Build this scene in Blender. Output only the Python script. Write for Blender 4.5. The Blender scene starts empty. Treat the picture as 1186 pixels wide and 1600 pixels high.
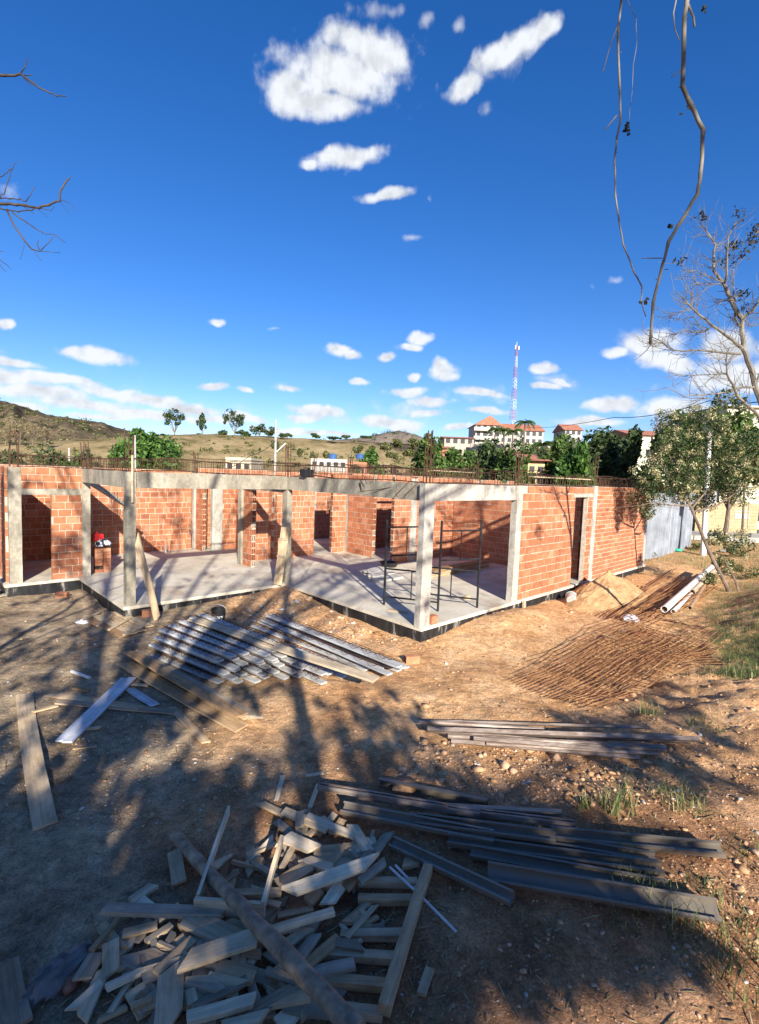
import bpy, math, random
import numpy as np
from mathutils import Vector, Matrix
random.seed(7); rng = np.random.default_rng(11)
C = bpy.context.scene.collection
scn = bpy.context.scene
R = math.radians
# ------------------------------------------------------------------ camera
FPX, PITCH, ROLL, YAW, CZ = 770.0, 0.0734, 0.0378, 0.7714, 3.0141
PCX, PCY = 593.0, 800.0
_F = np.array([0, math.cos(PITCH), -math.sin(PITCH)]); _U0 = np.array([0, math.sin(PITCH), math.cos(PITCH)]); _R0 = np.array([1., 0, 0])
_R = _R0*math.cos(ROLL)+_U0*math.sin(ROLL); _U = -_R0*math.sin(ROLL)+_U0*math.cos(ROLL)
CAM = np.array([0, 0, CZ])
cd = bpy.data.cameras.new('camera'); cam = bpy.data.objects.new('camera', cd); C.objects.link(cam)
cd.sensor_fit = 'VERTICAL'; cd.sensor_height = 24.0; cd.lens = 24.0*FPX/1600; cd.clip_start = 0.05; cd.clip_end = 5000
m = Matrix.Identity(4)
for i in range(3): m[i][0], m[i][1], m[i][2], m[i][3] = _R[i], _U[i], -_F[i], CAM[i]
cam.matrix_world = m; scn.camera = cam
# ------------------------------------------------------------------ exposure, world, sun
scn.view_settings.view_transform = 'Standard'; scn.view_settings.look = 'None'
scn.view_settings.exposure = 1.0; scn.view_settings.gamma = 1.0
SUN_EL = R(23.6); SD = np.array([0.292, -0.956])       # horizontal direction towards the sun
TOSUN = np.array([SD[0]*math.cos(SUN_EL), SD[1]*math.cos(SUN_EL), math.sin(SUN_EL)])
sd = bpy.data.lights.new('sun', 'SUN'); sun = bpy.data.objects.new('sun', sd); C.objects.link(sun)
sd.energy = 5.0; sd.angle = R(0.55); sd.color = (1.0, 0.945, 0.85)
sun.rotation_euler = Vector(-TOSUN).to_track_quat('-Z', 'Y').to_euler()
world = bpy.data.worlds.new('World'); scn.world = world; world.use_nodes = True
def raydir(px, py):
    d = _F+_R*(px-PCX)/FPX-_U*(py-PCY)/FPX
    return d/np.linalg.norm(d)
def azel(px, py):
    d = raydir(px, py); return np.array([math.atan2(d[0], d[1]), math.asin(d[2])])
def build_world():
    nt = world.node_tree; N = nt.nodes; L = nt.links; N.clear()
    out = N.new('ShaderNodeOutputWorld'); bg = N.new('ShaderNodeBackground'); L.new(bg.outputs[0], out.inputs[0])
    sky = N.new('ShaderNodeTexSky'); sky.sky_type = 'NISHITA'; sky.sun_disc = False
    sky.sun_elevation = SUN_EL; sky.sun_rotation = math.atan2(SD[0], SD[1]); sky.air_density = 1.0; sky.dust_density = 0.3; sky.ozone_density = 2.5
    def mth(op, a, b=None, c=None):
        n = N.new('ShaderNodeMath'); n.operation = op
        for i, v in enumerate((a, b, c)):
            if v is None: continue
            if isinstance(v, (int, float)): n.inputs[i].default_value = v
            else: L.new(v, n.inputs[i])
        return n.outputs[0]
    tc = N.new('ShaderNodeTexCoord'); sp = N.new('ShaderNodeSeparateXYZ'); L.new(tc.outputs['Generated'], sp.inputs[0])
    az = mth('ARCTAN2', sp.outputs[0], sp.outputs[1]); el = mth('ARCSINE', sp.outputs[2])
    cb = N.new('ShaderNodeCombineXYZ'); L.new(az, cb.inputs[0]); L.new(el, cb.inputs[1]); cb.inputs[2].default_value = 1.0
    clouds = [(535,112,110,58,0),(600,85,60,48,0),(450,140,48,36,0),(560,60,60,30,0),(500,165,75,28,0),(790,82,75,24,-38),(845,48,34,16,-25),(730,135,40,20,-40),
      (540,243,66,17,-12),(490,255,22,10,0),(600,300,50,13,-8),(337,503,15,8,0),(150,553,64,13,8),(110,545,24,10,0),
      (532,548,30,11,10),(555,555,18,8,0),(602,555,16,8,0),(658,526,26,12,0),(640,542,22,8,0),(693,578,30,18,0),(700,588,22,10,0),(562,598,17,7,5),(645,589,12,7,0),(333,607,28,8,0),
      (386,611,16,6,0),(456,604,20,6,10),(632,613,34,9,0),(672,628,40,9,0),(665,643,36,8,0),(750,613,48,8,5),(495,640,46,10,6),(480,652,36,9,0),(605,660,56,12,4),
      (755,644,38,7,0),(712,670,26,6,0),(20,568,50,10,6),(10,592,70,15,5),(95,594,80,11,8),(60,615,85,13,6),(160,612,70,12,8),(130,634,95,12,5),(240,630,75,11,8),(20,640,60,12,4),(215,650,80,9,4),(300,643,60,11,6),(330,658,60,8,3),(385,655,48,8,6),(440,672,50,6,0),(160,655,60,6,2),(500,678,70,5,0),
      (1018,540,62,22,0),(1045,568,52,18,8),(970,550,30,9,0),(1140,545,60,28,0),(1150,585,90,30,0),(955,633,50,13,0),(1060,640,80,22,0),(850,574,24,10,0),(872,594,20,6,15),(850,600,22,6,0),
      (5,505,14,10,0),(920,660,60,9,0),(800,690,60,8,0),(1300,600,120,40,0),(-120,570,120,40,0),(-90,380,50,20,0),(1320,300,60,30,0)]
    nz0 = N.new('ShaderNodeTexNoise'); nz0.inputs['Scale'].default_value = 11; nz0.inputs['Detail'].default_value = 4; nz0.inputs['Roughness'].default_value = 0.5
    L.new(cb.outputs[0], nz0.inputs['Vector'])
    wv = N.new('ShaderNodeVectorMath'); wv.operation = 'MULTIPLY_ADD'; L.new(nz0.outputs['Color'], wv.inputs[0]); wv.inputs[1].default_value = (.07, .035, 0); wv.inputs[2].default_value = (-.035, -.0175, 0)
    wa = N.new('ShaderNodeVectorMath'); wa.operation = 'ADD'; L.new(cb.outputs[0], wa.inputs[0]); L.new(wv.outputs[0], wa.inputs[1])
    src = wa.outputs[0]
    mn = None
    for cx, cy, wx, wy, tilt in clouds:
        c0 = azel(cx, cy); t = R(tilt)
        e1 = azel(cx+wx*math.cos(t), cy+wx*math.sin(t))-c0; e2 = azel(cx+wy*math.sin(t), cy-wy*math.cos(t))-c0
        inv = np.linalg.inv(np.array([e1, e2]).T); off = -inv@c0
        ls = []
        for k in (0, 1):
            d = N.new('ShaderNodeVectorMath'); d.operation = 'DOT_PRODUCT'; L.new(src, d.inputs[0]); d.inputs[1].default_value = (inv[k][0], inv[k][1], off[k]); ls.append(d.outputs['Value'])
        cc = N.new('ShaderNodeCombineXYZ'); L.new(ls[0], cc.inputs[0]); L.new(ls[1], cc.inputs[1])
        ln = N.new('ShaderNodeVectorMath'); ln.operation = 'LENGTH'; L.new(cc.outputs[0], ln.inputs[0])
        mn = ln.outputs['Value'] if mn is None else mth('MINIMUM', mn, ln.outputs['Value'])
    weak = [(666,26,13,22,0),(683,130,12,26,0),(725,40,14,18,0),(755,175,32,20,-10),(620,305,34,16,-8),(650,370,34,9,-5),(680,308,10,16,0),(960,438,26,9,-10),(922,448,12,14,0),(432,515,18,5,0),(535,100,150,80,0),(800,80,90,38,-38),(440,600,40,14,0),(860,590,60,18,10),(100,600,180,40,7),(300,640,160,26,5),(1080,590,150,60,0),(745,620,90,22,0),(640,640,110,30,0),(545,245,90,24,-12),(500,655,90,20,0),(600,15,60,20,0),(20,300,40,30,-30)]
    mw_ = None
    for cx, cy, wx, wy, tilt in weak:
        c0 = azel(cx, cy); t = R(tilt); e1 = azel(cx+wx*math.cos(t), cy+wx*math.sin(t))-c0; e2 = azel(cx+wy*math.sin(t), cy-wy*math.cos(t))-c0
        inv = np.linalg.inv(np.array([e1, e2]).T); off = -inv@c0; ls = []
        for k in (0, 1):
            d = N.new('ShaderNodeVectorMath'); d.operation = 'DOT_PRODUCT'; L.new(src, d.inputs[0]); d.inputs[1].default_value = (inv[k][0], inv[k][1], off[k]); ls.append(d.outputs['Value'])
        cc = N.new('ShaderNodeCombineXYZ'); L.new(ls[0], cc.inputs[0]); L.new(ls[1], cc.inputs[1])
        ln = N.new('ShaderNodeVectorMath'); ln.operation = 'LENGTH'; L.new(cc.outputs[0], ln.inputs[0]); mw_ = ln.outputs['Value'] if mw_ is None else mth('MINIMUM', mw_, ln.outputs['Value'])
    def noise(scale, det, off=(0, 0, 0)):
        mp = N.new('ShaderNodeVectorMath'); mp.operation = 'ADD'; L.new(cb.outputs[0], mp.inputs[0]); mp.inputs[1].default_value = off
        nz = N.new('ShaderNodeTexNoise'); nz.inputs['Scale'].default_value = scale; nz.inputs['Detail'].default_value = det; nz.inputs['Roughness'].default_value = 0.53
        L.new(mp.outputs[0], nz.inputs['Vector']); return nz.outputs['Fac']
    n1 = noise(26, 7); n2 = noise(26, 7, (-0.004, 0.016, 0)); n3 = noise(9, 3)
    dens = mth('ADD', mth('SUBTRACT', 1.0, mn), mth('MULTIPLY', mth('SUBTRACT', n1, 0.5), 1.35))
    mr = N.new('ShaderNodeMapRange'); mr.interpolation_type = 'SMOOTHSTEP'; L.new(dens, mr.inputs[0]); mr.inputs[1].default_value = -0.16; mr.inputs[2].default_value = 0.55; mr.inputs[4].default_value = 0.97
    dw = mth('ADD', mth('SUBTRACT', 0.75, mw_), mth('MULTIPLY', mth('SUBTRACT', noise(19, 9, (3, 1, 0)), 0.5), 3.4))
    mr2 = N.new('ShaderNodeMapRange'); mr2.interpolation_type = 'SMOOTHSTEP'; L.new(dw, mr2.inputs[0]); mr2.inputs[1].default_value = 0.1; mr2.inputs[2].default_value = 1.25; mr2.inputs[4].default_value = 0.55
    # cloud brightness: thick bodies are a little greyer where the noise falls off below
    sh = mth('ADD', 0.92, mth('MULTIPLY', mth('SUBTRACT', n1, n2), 0.8)); sh2 = mth('ADD', sh, mth('MULTIPLY', mth('SUBTRACT', n3, 0.5), 0.35))
    shc = mth('MINIMUM', mth('MAXIMUM', sh2, 0.6), 1.0)
    col = N.new('ShaderNodeCombineColor'); 
    L.new(mth('MULTIPLY', shc, 4.75), col.inputs[0]); L.new(mth('MULTIPLY', shc, 4.95), col.inputs[1]); L.new(mth('MULTIPLY', shc, 5.25), col.inputs[2])
    hs = N.new('ShaderNodeHueSaturation'); hs.inputs['Saturation'].default_value = SKY_SAT; hs.inputs['Hue'].default_value = 0.5; hs.inputs['Value'].default_value = SKY_VAL; L.new(sky.outputs[0], hs.inputs['Color'])
    mu = N.new('ShaderNodeMix'); mu.data_type = 'RGBA'; mu.blend_type = 'MULTIPLY'; mu.inputs[0].default_value = 1; L.new(hs.outputs[0], mu.inputs[6]); mu.inputs[7].default_value = SKY_TINT
    mx = N.new('ShaderNodeMix'); mx.data_type = 'RGBA'; L.new(mth('MAXIMUM', mr.outputs[0], mr2.outputs[0]), mx.inputs[0]); L.new(mu.outputs[2], mx.inputs[6]); L.new(col.outputs[0], mx.inputs[7])
    L.new(mx.outputs[2], bg.inputs[0]); bg.inputs[1].default_value = 0.1
SKY_SAT, SKY_VAL, SKY_TINT = 1.34, 0.64, (1.02, 1.03, 1.38, 1)
build_world()
# ------------------------------------------------------------------ placing helpers
X0, Y0 = 0.9443, 9.8572
UU = np.array([math.cos(YAW), math.sin(YAW)]); VV = np.array([-math.sin(YAW), math.cos(YAW)])
def uv(u, v): p = np.array([X0, Y0])+u*UU+v*VV; return p[0], p[1]
def hsh(ix, iy, s): 
    n = (ix.astype(np.int64)*374761393+iy.astype(np.int64)*668265263+s*1442695041) & 0x7fffffff
    n = ((n ^ (n >> 13))*1274126177) & 0x7fffffff
    return ((n ^ (n >> 16)) & 0xffff)/65535.0
def vnoise(x, y, s=0):
    x = np.asarray(x, float); y = np.asarray(y, float); ix = np.floor(x); iy = np.floor(y); fx = x-ix; fy = y-iy
    fx = fx*fx*(3-2*fx); fy = fy*fy*(3-2*fy); ix = ix.astype(int)+5000; iy = iy.astype(int)+5000
    a = hsh(ix, iy, s); b = hsh(ix+1, iy, s); c = hsh(ix, iy+1, s); d = hsh(ix+1, iy+1, s)
    return (a*(1-fx)+b*fx)*(1-fy)+(c*(1-fx)+d*fx)*fy-0.5
def ss(a, b, x): t = np.clip((np.asarray(x, float)-a)/(b-a), 0, 1); return t*t*(3-2*t)
def G(x, y, fine=True):
    x = np.asarray(x, float); y = np.asarray(y, float); dx = x-X0; dy = y-Y0; u = dx*UU[0]+dy*UU[1]; v = dx*VV[0]+dy*VV[1]; w = -v
    z = -0.27+0.75*ss(2.6, 8.0, w)*ss(-9, 3, u)+0.45*ss(3.0, 6.0, w)*ss(2.5, 6, u)
    r = np.hypot(x, y); z = z+1.2*ss(2.2, 0.5, r)
    z = z+0.45*ss(13.5, 20, u)*ss(-6, 0, w)
    # spoil heaped against the slab inside the corner, a low rise in front of the facade
    z = z+0.15*np.exp(-(((u+0.9)/1.3)**2+((v-4.55)/0.6)**2))+0.14*np.exp(-(((u+0.5)/0.5)**2+((v-3.0)/1.5)**2))
    z = z+0.2*np.exp(-(((u-2.9)/1.3)**2+((w-0.55)/0.5)**2))
    near = ss(45, 22, r)
    z = z+near*(0.16*vnoise(x*.45, y*.45, 1)+0.09*vnoise(x*1.1, y*1.1, 2))
    if fine:
        nr = ss(24, 12, r); rough = 0.5+1.0*ss(1.6, 4.5, w)*ss(-4, 1.5, u)
        z = z+nr*rough*(0.06*vnoise(x*2.7, y*2.7, 3)+0.045*vnoise(x*6, y*6, 4)+0.03*vnoise(x*11, y*11, 5))
    # trodden ground dips below the slab inside the footprint
    ins = ((u > -4.05) & (v > 5.0)) | ((u > .05) & (v > .1)); ins = (ins | ((u > -5.7) & (v > 8.8))) & (v < 12) & (u < 12.7)
    z = np.where(ins, np.minimum(z, -0.4), z)
    return z
def g(x, y): return float(G(x, y))
def plane(px, py, z):
    d = raydir(px, py); t = (z-CZ)/d[2]; return Vector(CAM+t*d)
def at(px, py, dist):                   # point on the ray at forward distance dist
    d = _F+_R*(px-PCX)/FPX-_U*(py-PCY)/FPX; d = d/ (d@_F); return Vector(CAM+dist*d)
def hit(px, py, h=0.0):
    d = raydir(px, py); t = 1.5
    while t < 60:
        p = CAM+t*d
        if p[2] < float(G(p[0], p[1], False))+h: break
        t += 0.05
    for k in range(12):
        p = CAM+(t-.05*(.5**k))*d
        if p[2] < float(G(p[0], p[1], False))+h: t -= .05*(.5**k)
    return Vector(CAM+t*d)
def proj(p):
    d = np.array(p)-CAM; z = d@_F
    return (PCX+FPX*(d@_R)/z, PCY-FPX*(d@_U)/z, z)
# ------------------------------------------------------------------ object helpers
def tag(o, label=None, cat=None, group=None, kind=None):
    if label: o['label'] = label
    if cat: o['category'] = cat
    if group: o['group'] = group
    if kind: o['kind'] = kind
    return o
def empty(name, loc=(0, 0, 0), rz=0.0, label=None, cat=None, group=None):
    o = bpy.data.objects.new(name, None); C.objects.link(o); o.location = loc; o.rotation_euler = (0, 0, rz); o.empty_display_size = .1
    return tag(o, label, cat, group)
def mesh_np(name, V, F, tint=None, smooth=False):
    V = np.asarray(V, np.float32); F = np.asarray(F, np.int32); me = bpy.data.meshes.new(name)
    k = F.shape[1]; me.vertices.add(len(V)); me.vertices.foreach_set('co', V.ravel())
    me.loops.add(F.size); me.loops.foreach_set('vertex_index', F.ravel())
    me.polygons.add(len(F)); me.polygons.foreach_set('loop_start', np.arange(0, F.size, k, dtype=np.int32)); me.polygons.foreach_set('loop_total', np.full(len(F), k, np.int32))
    me.update(calc_edges=True)
    if tint is not None:
        a = me.attributes.new('tint', 'FLOAT', 'FACE'); a.data.foreach_set('value', np.asarray(tint, np.float32))
    if smooth: me.polygons.foreach_set('use_smooth', np.ones(len(F), bool))
    me.validate(); return me
def link(name, me, mat, parent=None, loc=None, mw=None):
    o = bpy.data.objects.new(name, me); C.objects.link(o)
    for mm in (mat if isinstance(mat, (list, tuple)) else [mat]): me.materials.append(mm)
    if parent is not None: o.parent = parent
    if loc is not None: o.location = loc
    if mw is not None: o.matrix_world = mw
    return o
class MB:
    def __init__(s): s.v = []; s.f = []; s.t = []
    def add(s, V, F, t=0.5):
        b = len(s.v); s.v += [tuple(p) for p in V]; s.f += [tuple(i+b for i in f) for f in F]; s.t += [t]*len(F)
    def box(s, a, b, t=0.5, M=None, jit=0):
        x0, y0, z0 = a; x1, y1, z1 = b
        V = [Vector(p) for p in ((x0,y0,z0),(x1,y0,z0),(x1,y1,z0),(x0,y1,z0),(x0,y0,z1),(x1,y0,z1),(x1,y1,z1),(x0,y1,z1))]
        if jit: V = [p+Vector([random.uniform(-jit, jit) for _ in range(3)]) for p in V]
        if M: V = [M@p for p in V]
        s.add(V, [(0,3,2,1),(4,5,6,7),(0,1,5,4),(1,2,6,5),(2,3,7,6),(3,0,4,7)], t)
    def tube(s, pts, r, n=5, t=0.5, cap=True):
        pts = [Vector(p) for p in pts]; k = len(pts); rr = r if isinstance(r, (list, tuple)) else [r]*k
        base = len(s.v); prev = None
        for i, p in enumerate(pts):
            d = (pts[min(i+1, k-1)]-pts[max(i-1, 0)])
            d = d.normalized() if d.length > 1e-9 else Vector((0, 0, 1))
            if prev is None: a = d.cross(Vector((0, 0, 1)) if abs(d.z) < .9 else Vector((1, 0, 0))).normalized()
            else:
                a = prev-d*prev.dot(d); a = a.normalized() if a.length > 1e-6 else d.orthogonal().normalized()
            prev = a; b = d.cross(a)
            for j in range(n):
                an = 2*math.pi*j/n; s.v.append(tuple(p+(a*math.cos(an)+b*math.sin(an))*rr[i]))
        for i in range(k-1):
            for j in range(n):
                j2 = (j+1) % n; s.f.append((base+i*n+j, base+i*n+j2, base+(i+1)*n+j2, base+(i+1)*n+j)); s.t.append(t)
        if cap:
            s.f.append(tuple(base+j for j in reversed(range(n)))); s.t.append(t)
            s.f.append(tuple(base+(k-1)*n+j for j in range(n))); s.t.append(t)
    def build(s, name, mat, parent=None, smooth=False, mw=None, loc=None):
        me = bpy.data.meshes.new(name); me.from_pydata(s.v, [], s.f); me.update()
        a = me.attributes.new('tint', 'FLOAT', 'FACE'); a.data.foreach_set('value', np.array(s.t, np.float32))
        if smooth: me.polygons.foreach_set('use_smooth', np.ones(len(me.polygons), bool))
        return link(name, me, mat, parent, loc, mw)
# ------------------------------------------------------------------ materials
def mat(name, fn, rough=0.85, spec=0.3, metal=0.0):
    mt = bpy.data.materials.new(name); mt.use_nodes = True; nt = mt.node_tree; b = nt.nodes['Principled BSDF']
    b.inputs['Roughness'].default_value = rough; b.inputs['Specular IOR Level'].default_value = spec; b.inputs['Metallic'].default_value = metal
    fn(K(nt, b)); return mt
class K:
    def __init__(s, nt, b): s.nt = nt; s.b = b; s.N = nt.nodes; s.L = nt.links; s.tc = s.N.new('ShaderNodeTexCoord')
    def geo(s): return s.N.new('ShaderNodeNewGeometry').outputs['Position']
    def obj(s, scale=(1, 1, 1)):
        mp = s.N.new('ShaderNodeMapping'); s.L.new(s.tc.outputs['Object'], mp.inputs[0]); mp.inputs['Scale'].default_value = scale; return mp.outputs[0]
    def noise(s, scale, det=4, rough=.55, vec=None, dist=0):
        n = s.N.new('ShaderNodeTexNoise'); n.inputs['Scale'].default_value = scale; n.inputs['Detail'].default_value = det; n.inputs['Roughness'].default_value = rough; n.inputs['Distortion'].default_value = dist
        s.L.new(vec if vec is not None else s.tc.outputs['Object'], n.inputs['Vector']); return n.outputs['Fac']
    def ramp(s, fac, stops, interp='LINEAR'):
        r = s.N.new('ShaderNodeValToRGB'); r.color_ramp.interpolation = interp; e = r.color_ramp.elements
        while len(e) < len(stops): e.new(0.5)
        for i, (p, c) in enumerate(stops):
            e[i].position = p; e[i].color = (*c, 1) if isinstance(c, (tuple, list)) else (c, c, c, 1)
        if isinstance(fac, (int, float)): r.inputs[0].default_value = fac
        else: s.L.new(fac, r.inputs[0])
        return r.outputs[0]
    def mix(s, f, a, b, mode='MIX'):
        m = s.N.new('ShaderNodeMix'); m.data_type = 'RGBA'; m.blend_type = mode
        for i, v in ((0, f), (6, a), (7, b)):
            if isinstance(v, (int, float)): m.inputs[i].default_value = v
            elif isinstance(v, tuple): m.inputs[i].default_value = (*v, 1)
            else: s.L.new(v, m.inputs[i])
        return m.outputs[2]
    def math(s, op, a, b=0.0):
        m = s.N.new('ShaderNodeMath'); m.operation = op
        for i, v in ((0, a), (1, b)):
            if isinstance(v, (int, float)): m.inputs[i].default_value = v
            else: s.L.new(v, m.inputs[i])
        return m.outputs[0]
    def tint(s): a = s.N.new('ShaderNodeAttribute'); a.attribute_name = 'tint'; return a.outputs['Fac']
    def rnd(s): return s.N.new('ShaderNodeObjectInfo').outputs['Random']
    def base(s, c):
        if isinstance(c, tuple): s.b.inputs['Base Color'].default_value = (*c, 1)
        else: s.L.new(c, s.b.inputs['Base Color'])
    def bump(s, h, dist=0.01, strength=1.0):
        b = s.N.new('ShaderNodeBump'); b.inputs['Distance'].default_value = dist; b.inputs['Strength'].default_value = strength; s.L.new(h, b.inputs['Height']); s.L.new(b.outputs[0], s.b.inputs['Normal'])
    def sep(s, v): n = s.N.new('ShaderNodeSeparateXYZ'); s.L.new(v, n.inputs[0]); return n.outputs
def m_brick(k):
    c = k.ramp(k.tint(), [(0, (.02, .012, .01)), (.03, (.02, .012, .01)), (.04, (.26, .09, .045)), (.25, (.37, .13, .06)), (.6, (.45, .17, .08)), (.85, (.53, .24, .125)), (1, (.35, .18, .105))])
    n = k.noise(9, 5); c = k.mix(.55, c, k.mix(.9, c, k.ramp(n, [(.3, .55), (.7, 1.25)]), 'MULTIPLY'))
    smear = k.ramp(k.noise(3.2, 6, .7), [(.55, 0.0), (.72, .55)]); c = k.mix(smear, c, (.5, .38, .28)); k.base(c)
    z = k.sep(k.tc.outputs['Object'])[2]; w = k.math('SINE', k.math('MULTIPLY', z, 260)); h = k.math('ADD', k.math('MULTIPLY', w, .5), k.math('MULTIPLY', k.noise(60, 3), 1.0)); k.bump(h, .004, .7)
BRICK = mat('hollow_brick', m_brick)
def m_mortar(k): k.base(k.ramp(k.noise(11, 5), [(.3, (.44, .35, .25)), (.7, (.66, .56, .43))])); k.bump(k.noise(45, 4), .006, .8)
MORTAR = mat('mortar', m_mortar)
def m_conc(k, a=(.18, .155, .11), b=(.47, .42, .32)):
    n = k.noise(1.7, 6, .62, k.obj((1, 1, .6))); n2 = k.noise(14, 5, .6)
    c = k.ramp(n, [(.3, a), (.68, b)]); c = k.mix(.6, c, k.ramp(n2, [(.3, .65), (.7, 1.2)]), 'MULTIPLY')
    st = k.ramp(k.noise(5, 3, .5, k.obj((1, 1, .12))), [(.58, 0.), (.72, .35)]); c = k.mix(st, c, (.16, .15, .13)); bd = k.ramp(k.noise(2.2, 7, .75, k.obj((1, 1, .35))), [(.48, 0.), (.62, .55)]); c = k.mix(bd, c, (.13, .12, .10)); hc = k.ramp(k.noise(38, 2, .5), [(.66, 0.), (.72, .7)]); c = k.mix(hc, c, (.10, .095, .08)); k.base(c)  # streaks, blotches and pits; the strong blotch contrast also paints in leaf dapple
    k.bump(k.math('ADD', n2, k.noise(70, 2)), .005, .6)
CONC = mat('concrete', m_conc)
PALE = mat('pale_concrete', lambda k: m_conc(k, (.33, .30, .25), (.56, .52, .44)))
def m_slab(k):
    n = k.noise(.9, 7, .6); c = k.ramp(n, [(.3, (.45, .385, .285)), (.5, (.61, .54, .415)), (.72, (.73, .66, .52))])
    d = k.ramp(k.noise(.6, 6, .7, None, .6), [(.52, 0.), (.66, .75)]); c = k.mix(d, c, (.36, .26, .18))
    c = k.mix(.5, c, k.ramp(k.noise(22, 5, .7), [(.3, .7), (.7, 1.15)]), 'MULTIPLY'); k.base(c); k.bump(k.noise(18, 6), .006, .6)
SLAB = mat('slab_screed', m_slab)
def m_tar(k):
    n = k.noise(6, 5, .6, k.obj((1, 1, .25))); c = k.ramp(n, [(.4, (.012, .012, .013)), (.58, (.03, .03, .03)), (.68, (.30, .27, .22))]); k.base(c); k.bump(k.noise(30, 3), .004)
TAR = mat('bitumen_paint', m_tar, rough=.5)
def m_dirt(k):
    p = k.geo(); s = k.sep(p); x, y = s[0], s[1]
    big = k.noise(.35, 4, .6, p); med = k.noise(1.6, 7, .65, p); fin = k.noise(9, 8, .7, p); vf = k.noise(48, 5, .7, p)
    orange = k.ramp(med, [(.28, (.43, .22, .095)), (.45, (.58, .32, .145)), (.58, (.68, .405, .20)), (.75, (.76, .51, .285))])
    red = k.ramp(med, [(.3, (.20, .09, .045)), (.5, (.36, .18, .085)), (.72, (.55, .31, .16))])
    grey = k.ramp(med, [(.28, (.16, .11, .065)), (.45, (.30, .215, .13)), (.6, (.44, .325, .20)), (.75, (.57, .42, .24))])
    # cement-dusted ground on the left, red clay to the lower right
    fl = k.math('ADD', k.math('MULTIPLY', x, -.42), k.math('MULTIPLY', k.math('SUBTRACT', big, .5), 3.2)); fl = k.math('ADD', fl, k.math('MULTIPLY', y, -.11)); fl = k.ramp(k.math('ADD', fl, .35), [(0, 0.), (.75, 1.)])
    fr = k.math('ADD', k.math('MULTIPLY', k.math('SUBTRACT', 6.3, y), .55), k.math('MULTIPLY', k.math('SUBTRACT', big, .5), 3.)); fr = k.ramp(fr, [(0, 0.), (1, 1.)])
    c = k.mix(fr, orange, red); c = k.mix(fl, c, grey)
    pebb = k.ramp(k.noise(26, 3, .5, p), [(.66, 0.), (.73, .55)]); c = k.mix(pebb, c, (.52, .45, .36))
    c = k.mix(.7, c, k.ramp(fin, [(.32, .45), (.62, 1.35)]), 'MULTIPLY'); c = k.mix(.8, c, k.ramp(vf, [(.32, .5), (.62, 1.35)]), 'MULTIPLY')  # fine soil mottling, with crevice shading also put into the colour
    # far fields: dry grass beyond the site
    r = k.ramp(k.math('MULTIPLY', y, .01), [(.24, 0.), (.32, 1.)]); c = k.mix(r, c, k.ramp(k.noise(.3, 8, .7, p), [(.3, (.12, .11, .04)), (.7, (.34, .25, .12))]))
    k.base(c); h = k.math('ADD', k.math('MULTIPLY', fin, 1.0), k.math('MULTIPLY', vf, .22)); k.bump(h, .06, .8)
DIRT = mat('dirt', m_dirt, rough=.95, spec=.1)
def m_clod(k):
    c = k.ramp(k.tint(), [(0, (.26, .13, .06)), (.35, (.50, .29, .15)), (.7, (.62, .40, .24)), (.86, (.40, .36, .31)), (1, (.62, .58, .52))]); k.base(k.mix(.6, c, k.ramp(k.noise(30, 4), [(.3, .6), (.7, 1.2)]), 'MULTIPLY'))
CLOD = mat('clods', m_clod, rough=.95, spec=.1)
def m_soil(k): k.base(k.ramp(k.noise(4, 8, .7), [(.3, (.32, .17, .08)), (.55, (.54, .33, .16)), (.75, (.68, .45, .25))])); k.bump(k.noise(14, 7, .7), .05)
SOIL = mat('loose_soil', m_soil, rough=.95, spec=.1)
def woodmat(name, stops, dark=.5):
    def f(k):
        rn = k.rnd(); v = k.N.new('ShaderNodeMapping'); k.L.new(k.tc.outputs['Object'], v.inputs[0]); v.inputs['Scale'].default_value = (1.6, 22, 22)
        ad = k.N.new('ShaderNodeVectorMath'); ad.operation = 'ADD'; k.L.new(v.outputs[0], ad.inputs[0]); cm = k.N.new('ShaderNodeCombineXYZ'); k.L.new(k.math('MULTIPLY', rn, 80), cm.inputs[0]); k.L.new(k.math('MULTIPLY', rn, 37), cm.inputs[1]); k.L.new(cm.outputs[0], ad.inputs[1])
        gr = k.noise(1.0, 6, .65, ad.outputs[0], .6); blot = k.noise(3.5, 5, .6)
        c = k.ramp(rn, stops); c = k.mix(.85, c, k.ramp(gr, [(.3, dark), (.7, 1.25)]), 'MULTIPLY'); c = k.mix(.8, c, k.ramp(blot, [(.3, .6), (.65, 1.15)]), 'MULTIPLY')
        cem = k.ramp(k.noise(2.3, 6, .7, ad.outputs[0]), [(.6, 0.), (.75, .5)]); c = k.mix(cem, c, (.38, .35, .31)); k.base(c); k.bump(gr, .004, .8)
    return mat(name, f, rough=.85, spec=.2)
WOOD = woodmat('weathered_wood', [(0, (.40, .23, .11)), (.3, (.60, .40, .22)), (.6, (.52, .37, .22)), (1, (.68, .50, .30))])
WOODP = woodmat('pale_wood', [(0, (.76, .56, .34)), (.35, (.84, .68, .46)), (.7, (.66, .49, .30)), (1, (.54, .37, .21))], .55)
WOODG = woodmat('grey_wood', [(0, (.36, .285, .19)), (.5, (.46, .38, .27)), (1, (.32, .22, .14))])
WOODL = woodmat('light_board', [(0, (.52, .39, .25)), (1, (.56, .44, .29))], .7)
WOODW = woodmat('whitewashed_board', [(0, (.58, .58, .58)), (1, (.66, .65, .64))], .75)
def m_bark(k): k.base(k.ramp(k.noise(9, 6, .6, k.obj((1, 1, .3))), [(.3, (.09, .06, .045)), (.6, (.22, .165, .12)), (.8, (.34, .27, .2))])); k.bump(k.noise(30, 4), .006)
BARK = mat('bark', m_bark)
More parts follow.
